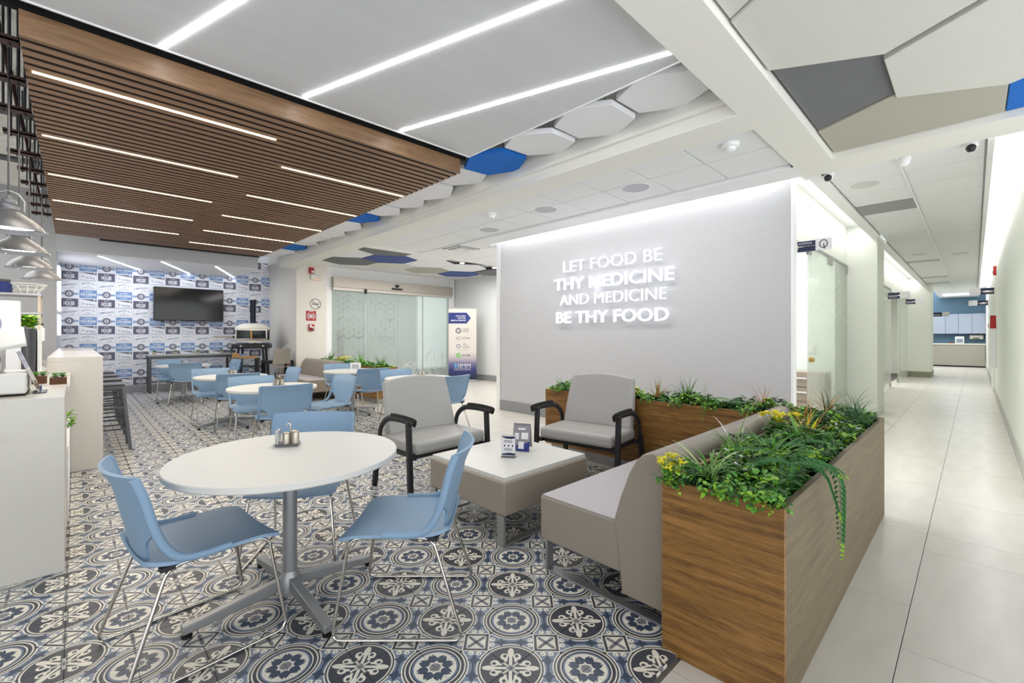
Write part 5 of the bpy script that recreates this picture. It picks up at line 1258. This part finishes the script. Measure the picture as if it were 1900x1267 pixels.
for (x, y, lab) in ((-.195, 4.95, 'small succulent in a wooden cube behind the near one'), (-.085, 4.72, 'small succulent in a wooden cube at the counter corner')):
    o = thing('succulent_pot', lab, 'potted succulent', (x, y, .985), 0, 'succulents on the counter'); q = MB(); q.box(-.045, .045, -.045, .045, 0, .055); q.build('wooden_pot', M_bronze, o, bevel=.003); q = MB()
    for (cx, cy) in ((-.015, -.01), (.022, .018)):
        for r_ in range(3):
            for k in range(9): a = k * 2 * PI / 9 + r_ * .35; leaf(q, (cx, cy, .055 + r_ * .006), (math.cos(a), math.sin(a), .25 + .5 * r_), .05 - .012 * r_, .02, RNG.randrange(2), droop=-.2)
    q.build('rosette', [G['succ'], G['grass']], o)
# kitchen shelf and clutter
o = thing('wire_shelf', 'metal kitchen shelf unit against the grey wall', 'shelf', (-.55, 9.3, .92)); 
for z in (.0, .33, .72, .98): q = MB(); q.box(-.6, .22, -.25, .25, z, z + .025); q.build('shelf_board', M_steel, o)
for x in (-.58, .20):
    for y in (-.24, .22): q = MB(); q.box(x - .015, x + .015, y, y + .02, 0, .98); q.build('post', mat('cream_post', '#d9cdb8', .5), o)
for (x, y, z, r_, h, m, lab) in ((-.70, 9.2, 1.92, .09, .16, M_navy, 'glossy blue jar on top of the kitchen shelf'), (-.40, 9.25, 1.27, .10, .22, M_white, 'white canister on the kitchen shelf'), (-.62, 9.2, 1.27, .09, .16, M_gun, 'dark canister on the kitchen shelf')):
    o = thing('canister', lab, 'canister', (x, y, z)); q = MB(); q.lathe([(r_, 0), (r_, h * .8), (r_ * .8, h * .86), (r_ * .8, h)], 20); q.build('body', m, o, smooth=40); q = MB(); q.lathe([(r_ * .86, h), (r_ * .86, h + .03), (0, h + .03)], 20); q.build('lid', M_gun, o, smooth=40)
o = thing('wire_basket', 'cream wire basket on top of the kitchen shelf', 'basket', (-.48, 9.3, 1.925))
for z, r_ in ((.0, .10), (.07, .15), (.14, .2)): q = MB(); q.tube([(r_ * math.cos(a * PI / 9), r_ * math.sin(a * PI / 9), z) for a in range(18)], .006, 6, closed=True); q.build('hoop', M_cream, o)
q = MB()
for k in range(12): a = k * PI / 6; q.cyl((.1 * math.cos(a), .1 * math.sin(a), 0), (.2 * math.cos(a), .2 * math.sin(a), .14), .004, 5)
q.build('ribs', M_cream, o)
o = thing('coffee_grinder', 'black appliance tower behind the till', 'appliance', (-.33, 6.05, .985)); q = MB(); q.box(-.22, .08, -.1, .12, 0, .42); q.build('body', M_blackpl, o, bevel=.01); q = MB(); q.box(-.2, -.05, -.105, -.1, .06, .32); q.build('green_label', G['mid'], o); q = MB(); q.box(.09, .11, -.08, .1, 0, .41); q.build('side_panel', M_white, o)
# lit menu boxes on the return wall
for k, z in enumerate((1.35, 1.85, 2.30)):
    q = MB(); q.box(-.238, -.20, 12.35, 13.4, z, z + .40); o = q.build('menu_lightbox', mat('menu_glow', '#ffffff', .4, emit='#f2f4ff', estr=1.1)); tag(o, 'glowing white menu panel on the kitchen corner, %s from the bottom' % ORD[k], 'menu panel', 'menu panels')
# ================================================================ bar stools
def stool(lab, x, y):
    t = thing('bar_stool', lab, 'bar stool', (x, y, 0), 0, 'gunmetal bar stools'); q = MB(); q.box(-.15, .15, -.15, .15, .755, .78); q.build('seat', M_gun, t, bevel=.012)
    q = MB(); q.box(-.15, .15, -.15, .15, .72, .757); q.build('apron', M_gun, t)
    for sx in (-1, 1):
        for sy in (-1, 1): q = MB(); q.bar([(sx * .135, sy * .135, .74), (sx * .195, sy * .195, 0)], .04, .03); q.build('leg', M_gun, t)
    for z, r_ in ((.25, .178), (.5, .155)):
        q = MB(); q.bar([(-r_, -r_, z), (r_, -r_, z), (r_, r_, z), (-r_, r_, z), (-r_, -r_, z)], .012, .02); q.build('foot_rail', M_gun, t)
for k, (x, y) in enumerate(((.28, 7.15), (.30, 7.95), (.30, 8.75), (.30, 9.55))): stool('gunmetal bar stool beside the quartz bar, %s from its near end' % ORD[k], x, y)
# ================================================================ high table at the poster wall
o = thing('high_table', 'narrow grey high table against the poster wall below the television', 'table', (2.13, 13.45, 0)); q = MB(); q.box(-.92, .92, -.22, .22, .86, .895); q.build('table_top', mat('grey_stone_top', '#a7a9a6', .4), o, bevel=.003)
for x in (-.88, .74):
    for y in (-.19, .19): q = MB(); q.box(x - .025, x + .025, y - .025, y + .025, 0, .86); q.build('leg', M_gun, o)
q = MB(); q.box(-.86, .74, -.205, -.185, .80, .86); q.build('apron', M_gun, o); q = MB(); q.box(-.86, .74, -.2, -.18, .25, .28); q.build('foot_rail', M_gun, o)
for k, x in enumerate((1.35, 1.75, 2.2, 2.7)):
    p = thing('desk_pot', 'tiny beige pot on the high table, %s from the kitchen' % ORD[k], 'pot', (x, 13.42, .895), 0, 'tiny pots on the high table'); q = MB(); q.lathe([(.035, 0), (.045, .06), (.04, .06), (0, .05)], 14); q.build('pot', mat('beige_pot', '#b6aa9a', .6), p, smooth=40); q = MB(); q.lathe([(0, .05), (.03, .06), (.035, .085), (0, .10)], 10); q.build('succulent', G['deep'], p, smooth=60)
p = thing('cactus_pot', 'small dark cactus in a pot at the end of the high table', 'cactus', (2.92, 13.42, .895)); q = MB(); q.lathe([(.04, 0), (.045, .05), (0, .05)], 14); q.build('pot', M_gun, p, smooth=40); q = MB(); q.lathe([(.02, .05), (.03, .1), (.022, .15), (0, .16)], 10); q.build('cactus', G['dark'], p, smooth=60)
# ================================================================ pizza oven corner
M_ivory = mat('ivory_enamel', '#e6e0d3', .35)
o = thing('pizza_oven', 'ivory domed pizza oven with black chimney in front of the posters', 'pizza oven', (3.27, 12.85, 0), D(-22))
q = MB(); q.lathe([(.0, 1.66), (.22, 1.645), (.33, 1.60), (.395, 1.54), (.405, 1.50), (.385, 1.475), (.0, 1.475)], 40, cap=False); q.build('dome_lid', M_ivory, o, smooth=50)
q = MB(); q.lathe([(.375, 1.49), (.375, 1.24), (.0, 1.24)], 40, cap=False); q.build('chamber', M_blackpl, o, smooth=40)
q = MB(); q.box(-.30, .34, -.40, -.36, 1.265, 1.475); d = q.build('door_glass', M_screen, o); q = MB()
for a in ((-.32, -.30, -.41, -.36, 1.25, 1.49), (.34, .36, -.41, -.36, 1.25, 1.49), (-.32, .36, -.41, -.36, 1.25, 1.265), (-.32, .36, -.41, -.36, 1.475, 1.49)): q.box(*a)
q.build('door_frame', M_chrome, o); q = MB(); q.box(.0, .04, -.43, -.40, 1.28, 1.47); q.build('door_handle', mat('brass2', '#b08a4a', .4, metal=.6), o)
q = MB(); q.lathe([(.39, 1.17), (.395, 1.22), (.36, 1.25), (0, 1.25)], 40); q.build('lower_shell', M_ivory, o, smooth=50)
q = MB(); q.lathe([(.065, 1.58), (.065, 2.15), (.072, 2.15), (.072, 2.25), (.06, 2.25)], 24); q.build('chimney', mat('navy_black', '#1c2132', .3, metal=.4), o, smooth=40)
q = MB(); q.box(-.40, .40, -.42, .30, 1.02, 1.14); q.build('stand_tray', M_blackpl, o, bevel=.02); q = MB()
for x in (-.2, .28): q.lathe([(0, 0), (.025, 0), (.025, .03), (0, .03)], 14, M=T(x, -.42, 1.085) @ RX(PI / 2))
q.build('knob', M_chrome, o)
for x in (-.33, .33):
    for y in (-.34, .24): q = MB(); q.bar([(x * .8, y, 1.02), (x, y, .0)], .05, .05); q.build('stand_leg', M_blackpl, o)
for s_ in (-1, 1): q = MB(); q.box(min(s_ * .40, s_ * .78), max(s_ * .40, s_ * .78), -.30, .0, 1.29, 1.33) if s_ < 0 else q.box(.4, .42, -.2, .0, 1.1, 1.13); q.build('side_shelf', mat('shelf_taupe', '#a2968c', .5), o)
q = MB(); q.box(-.3, .3, -.22, .22, .55, .58); q.build('lower_shelf', M_gun, o)
for (x, y, dx, h, w, m, lab) in ((2.55, 12.35, .22, .85, .14, mat('plywood', '#b08a58', .6), 'tan wooden pizza peel leaning by the oven stand'), (2.73, 12.4, .16, .82, .09, M_print_b, 'pale blue board leaning by the oven stand')):
    p = thing('leaning_board', lab, 'board', (x, y, 0)); q = MB(); q.box(-w / 2, w / 2, -.012, .012, .12, h + .1, M=RY(math.atan2(dx, h))); q.build('blade', m, p, bevel=.004); q = MB(); q.box(-.02, .02, -.014, .014, 0.01, .14, M=RY(math.atan2(dx, h))); q.build('grip', m, p)
p = thing('black_crate', 'dark blue storage box on the floor beside the third round table', 'box', (2.60, 11.95, 0)); q = MB(); q.box(-.12, .12, -.15, .15, 0, .52); q.build('body', mat('dark_blue_box', '#2b3050', .5), p, bevel=.01); q = MB(); q.box(-.13, .13, -.16, .16, .52, .56); q.build('lid', M_navyd, p, bevel=.004)
p = thing('black_work_table', 'low black steel work table heaped with kitchen gear', 'table', (3.62, 12.12, 0), D(0)); q = MB(); q.box(-.30, .30, -.26, .26, .66, .73); q.build('top_tray', M_blackpl, p, bevel=.006)
for x in (-.27, .27):
    for y in (-.22, .22): q = MB(); q.box(x - .025, x + .025, y - .025, y + .025, 0, .66); q.build('leg', M_blackpl, p)
q = MB(); q.box(-.29, .29, -.22, .22, .22, .25); q.build('lower_shelf', M_blackpl, p)
p = thing('frame_stand', 'black wooden frame stand between the oven and the work table', 'stand', (2.96, 12.15, 0), D(-5)); q = MB()
for x in (-.22, .22):
    for y in (-.16, .16): q.box(x - .025, x + .025, y - .025, y + .025, 0, .82)
q.build('legs', M_blackpl, p); q = MB(); q.box(-.24, .2, -.18, .18, .80, .85); q.build('wooden_top', mat('tan_top', '#a07c50', .6), p, bevel=.004)
for k, (x, y, z, r_, h) in enumerate(((3.42, 12.0, .25, .06, .14), (3.58, 12.0, .25, .055, .18), (3.74, 12.0, .25, .06, .12))):
    p = thing('kitchen_pot', 'small steel pot under the black work table, %s from the oven' % ORD[k], 'pot', (x, y, z), 0, 'pots under the work table'); q = MB(); q.lathe([(r_, 0), (r_, h), (r_ * .92, h), (r_ * .9, .01), (0, .01)], 18); q.build('body', M_steel, p, smooth=40); q = MB(); q.tube([(r_, 0, h * .8), (r_ + .035, 0, h * .75), (r_ + .035, 0, h * .35), (r_, 0, h * .3)], .005, 6); q.build('handle', M_steel, p)
p = thing('tool_chair', 'grey perforated shell chair parked on the work table side', 'chair', (3.55, 11.60, 0), D(150)); q = MB()
M_shell = mat('taupe_plastic', '#8f887c', .5)
q.surf(lambda u, v: ((u - .5) * .40 * (1 - .12 * v), -.12 - .10 * v + .06 * (2 * u - 1) ** 2, .66 + .36 * v), 10, 10, thick=.012); bk = q.build('backrest', M_shell, p, smooth=60)
q = MB()
for i in range(5):
    for j in range(5):
        u = .18 + .16 * i; v = .2 + .15 * j; x = (u - .5) * .40 * (1 - .12 * v); yy = -.12 - .10 * v + .06 * (2 * u - 1) ** 2; z = .66 + .36 * v
        q.box(x - .013, x + .013, yy - .016, yy + .004, z - .018, z + .018)
q.build('slot', mat('slot_light', '#d6d2cc', .6), bk)
q = MB(); q.surf(lambda u, v: ((u - .5) * .40, -.12 + .36 * v, .60 + .03 * (2 * u - 1) ** 2), 8, 8, thick=.012); q.build('seat', M_shell, p, smooth=60); q = MB(); q.cyl((0, .04, .04), (0, .04, .6), .018, 12); q.lathe([(.16, .0), (.15, .02), (.03, .05), (0, .05)], 20, (0, .04, 0)); q.build('pedestal', M_chrome, p, smooth=40)
p = thing('spoked_rack', 'white spoked wheel rack standing beside the cream column', 'wheel rack', (3.84, 12.0, .73), D(-40)); q = MB(); r_ = .13; q.tube([(r_ * math.cos(a * PI / 12), 0, .24 + r_ * math.sin(a * PI / 12)) for a in range(24)], .006, 6, closed=True, ref=(0, 1, 0)); q.build('rim', M_white, p, smooth=60); q = MB()
for k in range(12): a = k * PI / 6; q.cyl((0, 0, .24), (r_ * math.cos(a), 0, .24 + r_ * math.sin(a)), .003, 5)
q.build('spoke', M_white, p); q = MB(); q.cyl((0, 0, .0), (0, 0, .12), .008, 8); q.box(-.05, .05, -.04, .04, 0, .012); q.build('stem', M_gun, p)
p = thing('red_tongs', 'pair of red handles hanging on the black work table', 'tongs', (3.80, 11.885, .60)); q = MB(); q.box(-.035, -.015, -.012, .0, -.0, .17); q.box(.015, .035, -.012, .0, 0, .17); q.build('grips', M_red, p, bevel=.004); q = MB(); q.box(-.02, .02, -.01, .0, .16, .2); q.build('hinge', M_steel, p)
q = MB(); q.surf(lambda u, v: ((u - .5) * .3 * math.sin(PI * min(.95, .2 + v * .7)), .08 * math.sin(u * 7) * .4, .12 + .38 * v), 10, 8, thick=.02); o = q.build('plastic_sack', mat('crumpled_plastic', '#9a958e', .3), loc=(3.05, 11.75, -.11), rot=(0, D(18), 0), smooth=40); tag(o, 'grey plastic wrapped sack leaning under the oven stand', 'sack')
